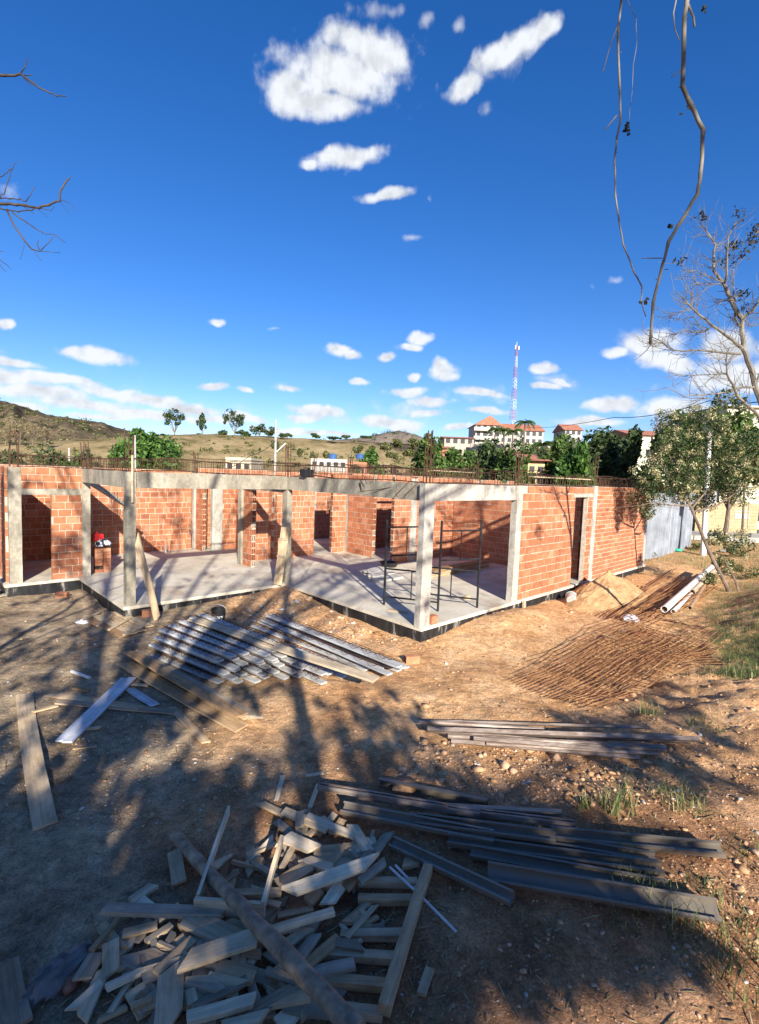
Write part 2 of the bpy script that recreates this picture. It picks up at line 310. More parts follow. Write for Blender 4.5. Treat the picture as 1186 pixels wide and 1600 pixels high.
DARKBARK = mat('dark_bark', lambda k: k.base(k.ramp(k.noise(9, 4), [(.3, (.03, .022, .018)), (.7, (.09, .07, .055))])))
def m_twig(k): k.base(k.ramp(k.noise(7, 4), [(.3, (.11, .09, .06)), (.65, (.34, .29, .19))]))
TWIG = mat('pale_twig', m_twig)
TWIGD = mat('dark_twig', lambda k: k.base(k.ramp(k.noise(7, 4), [(.3, (.08, .07, .055)), (.65, (.24, .21, .165))])))
def m_rust(k): k.base(k.ramp(k.noise(6, 5, .6), [(.3, (.14, .06, .025)), (.55, (.36, .17, .07)), (.75, (.50, .28, .13))]))
RUST = mat('rusty_steel', m_rust, rough=.8, metal=.15)
def m_rebar(k): k.base(k.ramp(k.noise(4, 3), [(.3, (.045, .028, .02)), (.7, (.16, .08, .045))]))
REBAR = mat('dark_rebar', m_rebar, rough=.7, metal=.3)
def m_blk(k): k.base(k.ramp(k.noise(9, 3), [(.3, (.01, .01, .011)), (.75, (.03, .03, .032))]))
BLACK = mat('black_paint', m_blk, rough=.45)
def m_prof(k):
    c = k.ramp(k.rnd(), [(0, (.12, .10, .075)), (.6, (.21, .175, .135)), (1, (.29, .245, .185))]); ru = k.ramp(k.noise(5, 6, .7), [(.52, 0.), (.7, .8)])
    k.base(k.mix(ru, c, (.17, .115, .08))); 
PROF = mat('dusty_steel', m_prof, rough=.4, spec=.5, metal=.12)
def m_prop(k):
    c = k.ramp(k.noise(3, 6, .7, k.obj((1, 6, 6))), [(.3, (.10, .065, .05)), (.5, (.24, .18, .14)), (.7, (.40, .34, .29))]); k.base(c)
PROP = mat('worn_steel_tube', m_prop, rough=.55, metal=.2)
def m_joist(k): k.base(k.ramp(k.noise(8, 6, .6, k.obj((.3, 1, 1))), [(.3, (.30, .29, .27)), (.65, (.56, .55, .52))])); k.bump(k.noise(40, 3), .004)
JOIST = mat('precast_concrete', m_joist)
def m_zinc(k): k.base(k.ramp(k.noise(1.5, 5), [(.3, (.20, .22, .25)), (.7, (.36, .39, .43))]))
ZINC = mat('galvanised_sheet', m_zinc, rough=.55, metal=.0, spec=.4)
def plain(name, col, rough=.6, metal=0, var=.25, spec=.3, sc=6):
    def f(k): k.base(k.ramp(k.noise(sc, 5, .6), [(.3, tuple(c*(1-var) for c in col)), (.7, tuple(min(1, c*(1+var*.5)) for c in col))]))
    return mat(name, f, rough=rough, metal=metal, spec=spec)
PVC = plain('white_pvc', (.74, .70, .64), .45, var=.15); RED = plain('red_plastic', (.5, .02, .02), .35); WHITE = plain('white_render', (.46, .43, .37), .8, var=.12, sc=.6)
CREAM = plain('cream_render', (.72, .66, .47), .8, var=.1, sc=.5); TILE = plain('clay_tiles', (.42, .17, .10), .85, var=.4, sc=2); DARK = plain('dark_opening', (.03, .03, .035), .5)
BUCK = plain('black_plastic', (.02, .02, .022), .35); LID = plain('white_marking', (.6, .6, .6), .6); BAG = plain('white_plastic_bag', (.72, .72, .74), .3); TARP = plain('grey_cloth', (.20, .185, .165), .8, var=.5)
GREY = plain('grey_plastic', (.42, .41, .38), .5); GREEN = plain('green_plastic', (.05, .45, .28), .4); TANK = plain('blue_tank', (.05, .12, .28), .4); BEIGE = plain('beige_block', (.46, .36, .21), .85, var=.3, sc=3)
MAST_W = plain('mast_white', (.75, .74, .74), .5); MAST_R = plain('mast_red', (.5, .16, .10), .6); ASPH = plain('asphalt', (.12, .12, .12), .9); PAVE = plain('pavement', (.42, .39, .34), .9)
def m_leaf(a, b, c2):
    def f(k):
        c = k.ramp(k.tint(), [(0, a), (.55, b), (1, c2)]); k.base(c); k.b.inputs['Subsurface Weight'].default_value = 0.0
        tr = k.N.new('ShaderNodeBsdfTranslucent'); k.L.new(c, tr.inputs[0]); mx = k.N.new('ShaderNodeMixShader'); mx.inputs[0].default_value = .25
        out = k.N['Material Output']; k.L.new(k.b.outputs[0], mx.inputs[1]); k.L.new(tr.outputs[0], mx.inputs[2]); k.L.new(mx.outputs[0], out.inputs[0])
    return f
LEAF = mat('leaf_mid', m_leaf((.03, .06, .015), (.08, .14, .03), (.20, .27, .06)), rough=.55)
LEAFD = mat('leaf_dark', m_leaf((.02, .035, .012), (.055, .09, .03), (.14, .18, .06)), rough=.6)
LEAFB = mat('leaf_bright', m_leaf((.025, .06, .015), (.075, .16, .03), (.18, .29, .06)), rough=.5)
LEAFY = mat('seed_heads', m_leaf((.22, .19, .08), (.52, .47, .24), (.75, .68, .42)), rough=.8)
LEAFO = mat('leaf_olive', m_leaf((.05, .06, .02), (.13, .14, .05), (.28, .27, .11)), rough=.7)
LEAFDRY = mat('leaf_dry', m_leaf((.16, .12, .06), (.34, .28, .15), (.52, .45, .28)), rough=.9)
DRYLEAF = mat('dead_leaf', m_leaf((.02, .02, .015), (.05, .05, .03), (.14, .10, .05)), rough=.8)
GRASS = mat('grass_blades', m_leaf((.04, .07, .02), (.12, .17, .05), (.34, .32, .14)), rough=.7)
def m_hill(cols, sc=.05):
    def f(k):
        p = k.geo(); n = k.noise(sc, 9, .68, p); c = k.ramp(n, cols); c = k.mix(.75, c, k.ramp(k.noise(sc*9, 7, .7, p), [(.3, .55), (.7, 1.3)]), 'MULTIPLY'); k.base(c)
    return f
HILLDRY = mat('dry_pasture', m_hill([(.36, (.12, .10, .04)), (.44, (.25, .19, .095)), (.56, (.34, .25, .13)), (.7, (.42, .32, .18))], .09), rough=1, spec=0)
HILLGRN = mat('scrub_mountain', m_hill([(.38, (.04, .036, .026)), (.5, (.11, .085, .055)), (.62, (.21, .15, .09))], .02), rough=1, spec=0)
HILLROCK = mat('rocky_hill', m_hill([(.35, (.14, .12, .10)), (.6, (.26, .20, .15))], .01), rough=1, spec=0)
HILLTOWN = mat('town_slope', m_hill([(.32, (.06, .07, .025)), (.5, (.20, .16, .08)), (.7, (.38, .27, .15))], .12), rough=1, spec=0)
# ------------------------------------------------------------------ ground: one sheet to the horizon
def build_ground():
    def axis(lo, hi, d, far):
        a = list(np.arange(lo, hi, d)); s = d; x = hi
        while x < far: a.append(x); s *= 1.13; x += s
        s = d; x = lo-d; b = []
        while x > -far: b.append(x); s *= 1.13; x -= s
        return np.array(sorted(b)+a+[far])
    xs = axis(-6.5, 9.5, .06, 900); ys = axis(2.0, 14.5, .06, 1200)
    X, Y = np.meshgrid(xs, ys); Z = G(X, Y)
    far = np.hypot(X, Y); Z = Z-ss(60, 400, far)*6
    V = np.stack([X, Y, Z], -1).reshape(-1, 3); nx, ny = len(xs), len(ys)
    i = np.arange(nx-1)[None, :]+np.arange(ny-1)[:, None]*nx; i = i.ravel()
    F = np.stack([i, i+1, i+1+nx, i+nx], 1)
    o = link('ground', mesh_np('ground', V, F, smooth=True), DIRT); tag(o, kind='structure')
build_ground()
def hill(name, pts, dist, depth, mt, zb=-8, rough=1.0, nseg=160, seed=0):
    pts = np.array(pts, float); pxs = np.linspace(pts[0, 0], pts[-1, 0], nseg); pys = np.interp(pxs, pts[:, 0], pts[:, 1])
    prof = [(-1, 0), (-.8, .15), (-.6, .36), (-.45, .55), (-.3, .74), (-.15, .91), (0, 1), (.3, .75), (.7, .2), (1, 0)]
    V = []
    for j, (px, py) in enumerate(zip(pxs, pys)):
        d = raydir(px, py); d = d/np.hypot(d[0], d[1])
        for (q, h) in prof:
            r = dist+q*depth; zr = CZ+d[2]*dist; z = zb+(zr-zb)*h
            z += rough*(abs(zr-zb)*.16)*float(vnoise(px*.05+seed, q*4, seed))*(1 if q != 0 else .12)+rough*abs(zr-zb)*.02*float(vnoise(px*.4, q*9, seed+1))
            V.append((d[0]*r, d[1]*r, z))
    n = len(prof); i = (np.arange(nseg-1)[:, None]*n+np.arange(n-1)[None, :]).ravel(); F = np.stack([i, i+n, i+n+1, i+1], 1)
    o = link(name, mesh_np(name, V, F, smooth=True), mt); tag(o, kind='structure'); return o
hill('mountain', [(-350, 640), (-200, 600), (-80, 612), (0, 625), (40, 636), (70, 647), (110, 652), (160, 661), (200, 672), (240, 684), (300, 700), (360, 720)], 700, 330, HILLGRN, seed=3)
hill('rocky_hill', [(440, 705), (500, 690), (545, 686), (575, 681), (600, 676), (625, 673), (648, 678), (668, 688), (700, 696), (760, 706)], 1100, 300, HILLROCK, seed=9)
hill('far_ridge', [(250, 690), (330, 682), (400, 686), (480, 688), (560, 689), (640, 694), (720, 700)], 900, 150, HILLGRN, seed=5)
hill('dry_hill', [(-400, 700), (-200, 694), (0, 690), (60, 690), (150, 685), (250, 680), (330, 678), (400, 681), (480, 685), (560, 690), (610, 699), (650, 716), (700, 745), (740, 765)], 170, 105, HILLDRY, seed=1, rough=.4)
hill('town_hill', [(620, 745), (660, 722), (690, 706), (740, 696), (850, 694), (950, 690), (1060, 690), (1186, 690), (1400, 700), (1700, 730)], 120, 62, HILLTOWN, zb=-4, seed=7, rough=.6)
# ------------------------------------------------------------------ the unfinished house
HT = 2.9
BM = Matrix.Translation((X0, Y0, 0))@Matrix.Rotation(YAW, 4, 'Z')
house = empty('unfinished_house', (X0, Y0, 0), YAW, 'roofless unfinished brick house with bare concrete columns and beams on a raised slab', 'building')
def prism(mb, poly, z0, z1):
    n = len(poly); V = [(x, y, z0) for x, y in poly]+[(x, y, z1) for x, y in poly]
    mb.add(V, [tuple(range(n-1, -1, -1)), tuple(range(n, 2*n))]+[(i, (i+1) % n, n+(i+1) % n, n+i) for i in range(n)])
FOOT = [(-.15, -.12), (12.9, -.12), (12.9, 12.0), (-5.8, 12.0), (-5.8, 8.45), (-4.2, 8.45), (-4.2, 4.78), (-.15, 4.78)]
FIN = [(-.13, -.10), (12.88, -.10), (12.88, 11.98), (-5.78, 11.98), (-5.78, 8.47), (-4.18, 8.47), (-4.18, 4.80), (-.13, 4.80)]
mb = MB(); prism(mb, FOOT, -.07, 0); mb.build('floor_slab', SLAB, house)
mb = MB(); prism(mb, FIN, -.75, -.075); mb.build('plinth', TAR, house)
def wall(ua, va, ub, vb, z0=0.0, z1=2.9, ch=.195, bl=.30, th=.14, holes=(), ends=(False, False), name='wall'):
    a = Vector((ua, va, 0)); b = Vector((ub, vb, 0)); L = (b-a).length; d = (b-a).normalized(); ang = math.atan2(d.y, d.x)
    M = Matrix.Translation(a)@Matrix.Rotation(ang, 4, 'Z')
    bk = MB(); mo = MB(); j = .017; n = int(round((z1-z0)/ch)); ch = (z1-z0)/n
    def free(s0, s1, za, zb):        # cut an interval by the openings
        iv = [(s0, s1)]
        for (h0, h1, hz0, hz1) in holes:
            if zb <= hz0+.02 or za >= hz1-.02: continue
            o = []
            for (p, q) in iv:
                if q <= h0 or p >= h1: o.append((p, q)); continue
                if p < h0: o.append((p, h0))
                if q > h1: o.append((h1, q))
            iv = o
        return [(p, q) for p, q in iv if q-p > .03]
    for r in range(n):
        za = z0+r*ch; zb = za+ch
        for (p, q) in free(0, L, za, zb):
            mo.box((p+.002, -th/2+.007, za+(.0005 if r else 0)), (q-.002, th/2-.007, zb), .5, M)
        s = -(bl*.5 if r % 2 else 0)+random.uniform(-.02, .02)
        while s < L:
            w = bl*random.choice((1, 1, 1, 1, .66, .5)) if random.random() < .35 else bl
            for (p, q) in free(max(0, s), min(L, s+w), za, zb):
                if q-p < .05: continue
                o = random.uniform(-.003, .004); dz = random.uniform(-.003, .003)
                bk.box((p+(j/2 if p > 0 else -.001), -th/2-o, za+j/2+dz), (q-(j/2 if q < L else -.001), th/2+o, zb-j/2+dz), min(1, max(.05, random.gauss(.5, .16))), M, .0025)
            s += w
    hb = bk
    es = []
    if ends[0]: es.append(0.0)
    if ends[1]: es.append(L)
    for e in es:
        for r in range(n):
            za = z0+r*ch
            for iy in (-1, 1):
                for iz in range(4):
                    zz = za+ch*(.18+.2*iz); hb.box((e-.007, iy*.032-.020, zz), (e+.007, iy*.032+.020, zz+ch*.13), 0, M)
    o = bk.build(name, BRICK, house); mo.build('mortar', MORTAR, o)
    return o
def column(u, v, du, dv, z1=2.9, mt=CONC, z0=-.02, bars=0, bh=1.0, name='column'):
    mb = MB(); nz = 12
    for k in range(nz):
        pass
    V = []; F = []
    for k in range(nz+1):
        z = z0+(z1-z0)*k/nz
        for sx, sy in ((-1, -1), (1, -1), (1, 1), (-1, 1)): V.append((u+sx*du/2+random.uniform(-.005, .005), v+sy*dv/2+random.uniform(-.005, .005), z))
    for k in range(nz):
        for q in range(4): F.append((k*4+q, k*4+(q+1) % 4, k*4+4+(q+1) % 4, k*4+4+q))
    F += [(3, 2, 1, 0), tuple(nz*4+q for q in range(4))]; mb.add(V, F); o = mb.build(name, mt, house)
    offs = [(-1, -1), (1, -1), (1, 1), (-1, 1), (0, 1), (0, -1)][:bars]
    for sx, sy in offs:
        r = MB(); h = bh*random.uniform(.85, 1.08); bx, by = random.uniform(-.04, .04), random.uniform(-.04, .04)
        p = (u+sx*(du/2-.045), v+sy*(dv/2-.04)); r.tube([(p[0], p[1], z1-.05), (p[0]+bx*.3, p[1]+by*.3, z1+h*.5), (p[0]+bx, p[1]+by, z1+h)], .011+.0003*math.hypot(u-0, v-0), 5); r.build('starter_bar', REBAR, o)
    if bars:
        r = MB()
        for k in range(3):
            z = z1+.15+.22*k; q = [(u-du/2+.03, v-dv/2+.03, z), (u+du/2-.03, v-dv/2+.03, z), (u+du/2-.03, v+dv/2-.03, z), (u-du/2+.03, v+dv/2-.03, z), (u-du/2+.03, v-dv/2+.03, z)]; r.tube(q, .005, 4)
        r.build('stirrups', REBAR, o)
    return o
def beam(ua, va, ub, vb, w=.15, z0=2.55, z1=2.9, mt=CONC, name='beam'):
    a = Vector((ua, va, 0)); b = Vector((ub, vb, 0)); d = b-a; L = d.length; M = Matrix.Translation(a)@Matrix.Rotation(math.atan2(d.y, d.x), 4, 'Z')
    mb = MB(); n = max(2, int(L/.5)); V = []; F = []
    for k in range(n+1):
        x = L*k/n
        for sy, z in ((-1, z0), (1, z0), (1, z1), (-1, z1)): V.append(M@Vector((x, sy*w/2+random.uniform(-.005, .005), z+random.uniform(-.006, .006))))
    for k in range(n):
        for q in range(4): F.append((k*4+q, k*4+4+q, k*4+4+(q+1) % 4, k*4+(q+1) % 4))
    F += [(0, 1, 2, 3), tuple(n*4+q for q in (3, 2, 1, 0))]; mb.add(V, F); return mb.build(name, mt, house)
c_corner = column(0, 0, .30, .15, 2.897, PALE, bars=6, bh=1.0)
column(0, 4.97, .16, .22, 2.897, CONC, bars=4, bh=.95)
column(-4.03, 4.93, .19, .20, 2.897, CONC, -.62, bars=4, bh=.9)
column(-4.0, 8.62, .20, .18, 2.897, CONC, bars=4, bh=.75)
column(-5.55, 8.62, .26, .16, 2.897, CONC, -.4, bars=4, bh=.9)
column(3.44, 0, .26, .16, 2.897, PALE, bars=4, bh=.9)
column(7.95, .04, .26, .24, 2.95, PALE, bars=4, bh=.9)
column(12.78, 0, .22, .16, 2.93, PALE, bars=0)
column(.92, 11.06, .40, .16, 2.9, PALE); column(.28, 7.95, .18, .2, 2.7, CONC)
column(.34, 11.62, .17, .17, 2.85, PALE, bars=4, bh=.8)
column(4.98, 8.2, .2, .2, 2.9, PALE, bars=4, bh=.8); column(9.45, 5.45, .24, .2, 2.95, PALE, bars=4, bh=.8); column(5.55, 5.395, .32, .17, 2.95, PALE)
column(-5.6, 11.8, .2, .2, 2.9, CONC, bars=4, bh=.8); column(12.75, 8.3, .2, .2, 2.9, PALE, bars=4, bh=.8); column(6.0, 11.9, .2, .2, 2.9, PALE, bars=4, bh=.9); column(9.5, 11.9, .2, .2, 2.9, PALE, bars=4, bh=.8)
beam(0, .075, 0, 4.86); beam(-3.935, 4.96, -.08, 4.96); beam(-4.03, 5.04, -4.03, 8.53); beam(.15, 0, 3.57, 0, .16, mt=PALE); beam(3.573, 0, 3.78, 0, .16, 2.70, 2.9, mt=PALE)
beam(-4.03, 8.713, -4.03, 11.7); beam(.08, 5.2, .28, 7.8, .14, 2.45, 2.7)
wall(-4.78, 8.62, -4.1, 8.62, -.05, 2.2, .187); wall(-5.42, 8.62, -4.1, 8.62, 2.36, 2.9, .18)
beam(-5.42, 8.62, -4.1, 8.62, .15, 2.203, 2.357, name='lintel')
wall(-4.0, 8.72, -4.0, 11.72, 0, 2.55); wall(-5.66, 8.75, -5.66, 11.7, 0, 2.9)
wall(-5.5, 11.82, .25, 11.82, 0, 2.93)
wall(.4, 10.95, .4, 11.53, 0, 2.7, ends=(True, False)); wall(1.14, 11.05, 3.6, 11.05, 0, 2.9); wall(1.72, 8.4, 1.72, 10.96, 0, 2.9)
wall(.33, 7.3, .33, 7.84, 0, 2.6, ends=(True, False)); wall(.45, 8.3, 1.42, 8.3, 0, 2.9, ends=(True, False)); wall(1.62, 8.3, 3.35, 8.3, 0, 3.0)
wall(4.2, 8.3, 4.87, 8.3, 0, 3.0, ends=(True, False)); wall(4.93, 6.66, 4.93, 8.08, 0, 3.0, ends=(True, False))
wall(4.55, 5.38, 5.38, 5.38, 0, 3.0, ends=(True, False)); wall(5.72, 5.38, 9.32, 5.38, 0, 3.0); wall(9.62, 5.5, 10.1, 6.3, 0, 3.0)
wall(10.3, 5.72, 10.3, 6.5, 0, 3.0); wall(10.22, 5.62, 11.5, 5.62, 0, 3.0); wall(12.2, 5.62, 12.7, 5.62, 0, 3.0)
wall(12.78, .1, 12.78, 8.2, 0, 2.9); wall(5.1, 8.3, 12.65, 8.3, 0, 3.05); wall(.5, 11.9, 5.88, 11.9, 0, 3.05); wall(6.12, 11.9, 9.38, 11.9, 0, 3.1); wall(9.62, 11.9, 12.7, 11.9, 0, 3.05)
wall(12.78, 8.42, 12.78, 11.8, 0, 2.95); wall(2.0, 8.4, 2.0, 8.41+2.5, 0, 2.9)
wall(7.9, .3, 7.9, 5.28, 0, 2.9)
# facade: courses, a door opening beside the second column
wall(3.583, 0, 7.81, 0, -.03, 2.9, .195, .30, holes=[(3.0, 3.86, .0, 2.6), (2.28, 2.43, 1.93, 2.12)], ends=(False, False))
beam(6.45, -.004, 7.815, -.004, .16, 2.603, 2.697, PALE, 'lintel')
wall(8.09, 0, 12.66, 0, -.03, 2.93, .135, .28, th=.15)
# ledge under the walls of the facade
beam(3.3, -.015, 12.88, -.015, .2, -.06, -.033, PALE, 'ledge')
mb = MB(); mb.box((.20, -.10, .003), (.40, .05, .17), .6); mb.build('low_brick_kerb', BRICK, house)
# beam-end wall at left frame edge
# ------------------------------------------------------------------ rebar cages lying on top of the beams
def cage(u0, v0, u1, v1, z, label, w=.12, h=.27):
    a = Vector((*uv(u0, v0), z)); b = Vector((*uv(u1, v1), z)); d = b-a; L = d.length
    o = empty('rebar_cage', a, math.atan2(d.y, d.x), label, 'rebar cage', 'rebar cages lying along the wall tops')
    lo = MB(); sag = [random.uniform(-.03, .05) for _ in range(6)]
    def zz(x): return sum(sag[i]*math.sin((i+1)*math.pi*x/L)*.5 for i in range(3))
    for (yy, q) in ((-w/2, .01), (w/2, .01), (-w/2, h), (w/2, h)):
        e0, e1 = random.uniform(-.25, .1), random.uniform(-.1, .25); ph = random.uniform(0, 6)
        lo.tube([(x, yy+.012*math.sin(x*2+ph), q+zz(max(0, min(L, x)))+.012*math.sin(x*3+ph)) for x in np.linspace(e0, L+e1, max(4, int(L*1.5)))], .0085, 4)
    lo.build('long_bars', REBAR, o); st = MB(); x = .1
    while x < L:
        y0, y1 = -w/2-.008, w/2+.008; z0 = zz(x); lean = random.uniform(-.03, .03)
        st.tube([(x, y0, z0), (x, y1, z0), (x+lean, y1, z0+h+.01), (x+lean, y0, z0+h+.01), (x, y0, z0)], .006, 4, cap=False); x += random.uniform(.11, .17)
    st.build('stirrups', REBAR, o)
cage(.2, 0, 3.4, 0, 2.9, 'rusty rebar cage on top of the beam right of the corner column')
cage(3.6, .02, 7.8, .02, 2.905, 'rusty rebar cage on the brick facade left of its doorway column')
cage(8.1, .02, 12.6, .02, 2.94, 'rusty rebar cage on the far stretch of brick facade')
cage(-3.9, 4.98, -.1, 4.98, 2.905, 'dark rebar cage on the beam above the left bay')
cage(0, .3, 0, 4.8, 2.905, 'dark rebar cage on the porch beam running to the corner column')
cage(-5.4, 8.62, -4.1, 8.62, 2.905, 'short rebar cage above the small doorway at far left')
cage(-4.03, 5.1, -4.03, 8.5, 2.905, 'rebar cage on the short side beam between the two left columns')
cage(-5.5, 11.82, .2, 11.82, 2.94, 'rebar cage along the back wall of the left room', h=.3)
cage(1.7, 8.32, 4.8, 8.32, 3.005, 'rebar cage on the inner brick wall behind the porch', h=.3)
cage(5.2, 5.4, 9.3, 5.4, 3.01, 'rebar cage on the inner wall behind the scaffold', h=.3)
cage(5.2, 8.3, 12.6, 8.3, 3.06, 'rebar cage on the middle cross wall', h=.34)
cage(.6, 11.9, 5.8, 11.9, 3.06, 'rebar cage on the rear wall, left stretch', h=.34)
cage(6.2, 11.9, 12.5, 11.9, 3.11, 'rebar cage on the rear wall, right stretch', h=.34)
for i, (u0, v0, u1, v1, z, lb) in enumerate([(5.0, 5.45, 9.2, 5.4, 3.27, 'pale formwork board balanced on rebar over the inner wall'), (8.6, 8.3, 12.4, 8.3, 3.33, 'pale formwork board on rebar over the middle cross wall'), (4.2, .06, 7.6, .03, 3.125, 'pale formwork board lying on the rebar of the brick facade')]):
    a = Vector((*uv(u0, v0), z)); b = Vector((*uv(u1, v1), z)); d = b-a; mb = MB(); mb.box((0, -.08, 0), (d.length, .08, .025), .5, None, .004)
    tag(mb.build('formwork_board', WOODL, None, loc=a), lb, 'board').rotation_euler = (0, 0, math.atan2(d.y, d.x))
# bent bars hanging off the porch beam beside the corner
mb = MB()
pts = [plane(562, 756, 2.95), at(564, 768, 10.9), at(590, 765, 10.7), at(620, 760, 10.4), at(660, 752, 10.0)]
mb.tube(pts, .009, 5); mb.tube([at(640, 752, 10.1), at(618, 773, 10.05), at(622, 776, 10.0)], .008, 5); mb.tube([at(655, 753, 9.95), at(632, 774, 9.85)], .008, 5); mb.tube([at(568, 742, 10.9), at(573, 756, 10.9)], .008, 5)
tag(mb.build('bent_rebar', REBAR), 'loose bent steel bars dangling over the porch beam left of the corner column', 'steel bar')
# black water can standing on the porch beam
p = Vector((*uv(0, 4.1), 2.905)); o = empty('water_canister', p, YAW, 'black canister standing on the porch beam', 'canister'); mb = MB()
mb.box((-.14, -.12, 0), (.14, .12, .2), .5, None, .008); mb.tube([(.06, 0, .2), (.06, 0, .25)], .04, 8); mb.build('canister_body', BUCK, o)
mb = MB(); mb.tube([(-.1, 0, .2), (-.1, 0, .24), (0, 0, .24), (0, 0, .2)], .012, 5); mb.build('handle', BUCK, o)
# ------------------------------------------------------------------ scaffold tower on the slab
def scaffold():
    P = [Vector((*uv(.51, 1.61), .003)), Vector((*uv(1.12, .49), .003)), Vector((*uv(2.12, .12), .003)), Vector((*uv(1.51, 1.24), .003))]
    o = empty('scaffold_tower', P[0], 0, 'black tubular scaffold tower two frames high on the concrete slab', 'scaffold')
    def frame(a, b, z0, H, rails):
        a = a-P[0]; b = b-P[0]; mb = MB(); r = .027
        for q in (a, b): mb.tube([q+Vector((0, 0, z0)), q+Vector((0, 0, z0+H))], r, 8)
        lerp = lambda t: a*(1-t)+b*t
        for z in rails: mb.tube([a+Vector((0, 0, z0+z)), b+Vector((0, 0, z0+z))], .021, 6)
        m_ = lerp(.5); mb.tube([m_+Vector((0, 0, z0+rails[0])), m_+Vector((0, 0, z0+rails[1]))], .015, 6)
        mb.build('scaffold_frame', BLACK, o)
    frame(P[0], P[1], 0, 1.0, (.2, .86)); frame(P[3], P[2], 0, 1.0, (.2, .86))
    frame(P[0], P[3], 1.0, 1.06, (.16, .83)); frame(P[1], P[2], 1.0, 1.06, (.16, .83))
scaffold()
# ------------------------------------------------------------------ planks, scraps
def plank(p1, p2, w, th, mt, label, h1=.03, h2=None, cat='board', group=None, name='board', roll=0.0, taper=0.0, parent=None, wpt=None, cut=True):
    a = wpt[0] if wpt else hit(*p1, h1); b = wpt[1] if wpt else hit(*p2, h1 if h2 is None else h2)
    d = b-a; L = d.length; x = d.normalized(); z = Vector((0, 0, 1)); y = z.cross(x).normalized(); z = x.cross(y)
    M = Matrix((x, y, z)).transposed().to_4x4(); M = Matrix.Translation(a)@M@Matrix.Rotation(roll, 4, 'X')
    mb = MB(); n = max(2, min(6, int(L/.3))); V = []; F = []; bow = random.uniform(-.006, .006)*L; c0 = random.choice((.05, .2, .5, .9))*random.uniform(-1, 1)*w if cut else 0; c1 = random.choice((.05, .2, .5, .9))*random.uniform(-1, 1)*w if cut else 0
    for k in range(n+1):
        t = k/n; ww = w/2*(1-taper*t)*random.uniform(.97, 1.03)
        for sy, zz in ((-1, -.5), (1, -.5), (1, .5), (-1, .5)):
            sk = (c0*(1-t)+c1*t)*sy if k in (0, n) else 0
            V.append((L*t+sk, sy*ww+random.uniform(-.002, .002)+bow*math.sin(math.pi*t), zz*th+bow*math.sin(math.pi*t)*.7+random.uniform(-.0015, .0015)))
    for k in range(n):
        for q in range(4): F.append((k*4+q, k*4+4+q, k*4+4+(q+1) % 4, k*4+(q+1) % 4))
    F += [(0, 1, 2, 3), tuple(n*4+q for q in (3, 2, 1, 0))]; mb.add(V, F)
    F[-2] = F[-2][::-1]
    if parent is None: o = mb.build(name, mt); o.matrix_world = M; tag(o, label, cat, group)
    else:
        o = mb.build(name, mt, parent); o.matrix_basis = parent.matrix_basis.inverted()@M
        if label: o['label'] = label
    return o
plank((38, 1085), (71, 1290), .19, .025, WOOD, 'long brown board lying alone at the left edge of the yard')
plank((207, 1059), (105, 1160), .12, .022, WOODW, 'whitish board laid diagonally over brown ones, right strip of the pair', .08, .05, cut=False)
plank((194, 1060), (93, 1158), .10, .022, WOODW, 'whitish board laid diagonally over brown ones, left strip of the pair', .075, .045, cut=False)
plank((82, 1085), (220, 1107), .13, .022, WOOD, 'brown board under the crossed whitish boards, upper one')
plank((90, 1096), (282, 1113), .13, .022, WOODG, 'brown board with an angled end poking out right under the whitish boards', .02)
plank((200, 1075), (243, 1102), .12, .02, WOODW, 'short white board with a nail hole beside the crossed whitish boards')
plank((175, 1066), (232, 1071), .06, .02, WOOD, 'thin brown batten behind the crossed whitish boards')
plank((113, 1074), (140, 1079), .06, .025, WOOD, 'short stub of wood below the white pipe offcut')
plank((52, 1112), (88, 1103), .05, .02, WOOD, 'small batten beside the long brown board at left')
plank((95, 1142), (157, 1137), .06, .02, WOOD, 'short batten under the lower end of the whitish boards')
plank((0, 1512), (18, 1610), .2, .025, WOODG, 'grey board cut off by the bottom left corner')
plank((-8, 932), (128, 909), .19, .03, WOODG, 'long grey board on the ground below the small left doorway', .04, .10)
mb = MB()
# board stack left of the joists
for k in range(5):
    plank((215-k*3, 1020-k*.5), (402-k*6, 1122-k*1), .17, .028, WOODG if k % 2 else WOOD, ['lowest','second lowest','middle','second highest','topmost'][k]+' board of the long stack beside the concrete joists', .03+.05*k, .03+.05*k)
plank((195, 1036), (378, 1138), .22, .025, WOOD, 'wide brown board flat on the dirt left of the board stack', .02)
plank((268, 1105), (322, 1160), .10, .02, WOOD, 'short board end below the wide brown board', .02) 
plank((320, 1082), (340, 1097), .05, .02, WOODW, 'white sliver of wood under the board stack')
plank((368, 1060), (435, 1052), .04, .03, WOOD, 'brown batten beneath the ends of the concrete joists', .02)
# the pale board across the joists
plank((305, 968), (588, 1062), .20, .03, WOODL, 'long pale timber board laid across the stacks of concrete joists', .56, .30)
# leaning boards
plank(None, None, .15, .035, WOOD, 'plank leaning on the free-standing left column', wpt=(hit(246, 968, .02), at(214, 843, 10.25)), roll=R(90))
lf = empty('timber_shutter', hit(430, 905, .3), 0, 'narrow wooden formwork panel with cross battens leaning on the porch column', 'formwork panel')
pa = Vector((*uv(-.42, 4.72), .02)); pb = at(446, 824, 13.05)
plank(None, None, .22, .025, WOOD, None, wpt=(pa, pb), parent=lf, name='panel_board', roll=R(80), cut=False)
for t in (.2, .5, .8):
    q = pa.lerp(pb, t)+Vector((-.01, -.03, 0)); plank(None, None, .05, .02, WOODG, None, wpt=(q-Vector((.11, -.02, 0)), q+Vector((.11, -.02, 0))), parent=lf, name='batten', roll=R(80), cut=False)
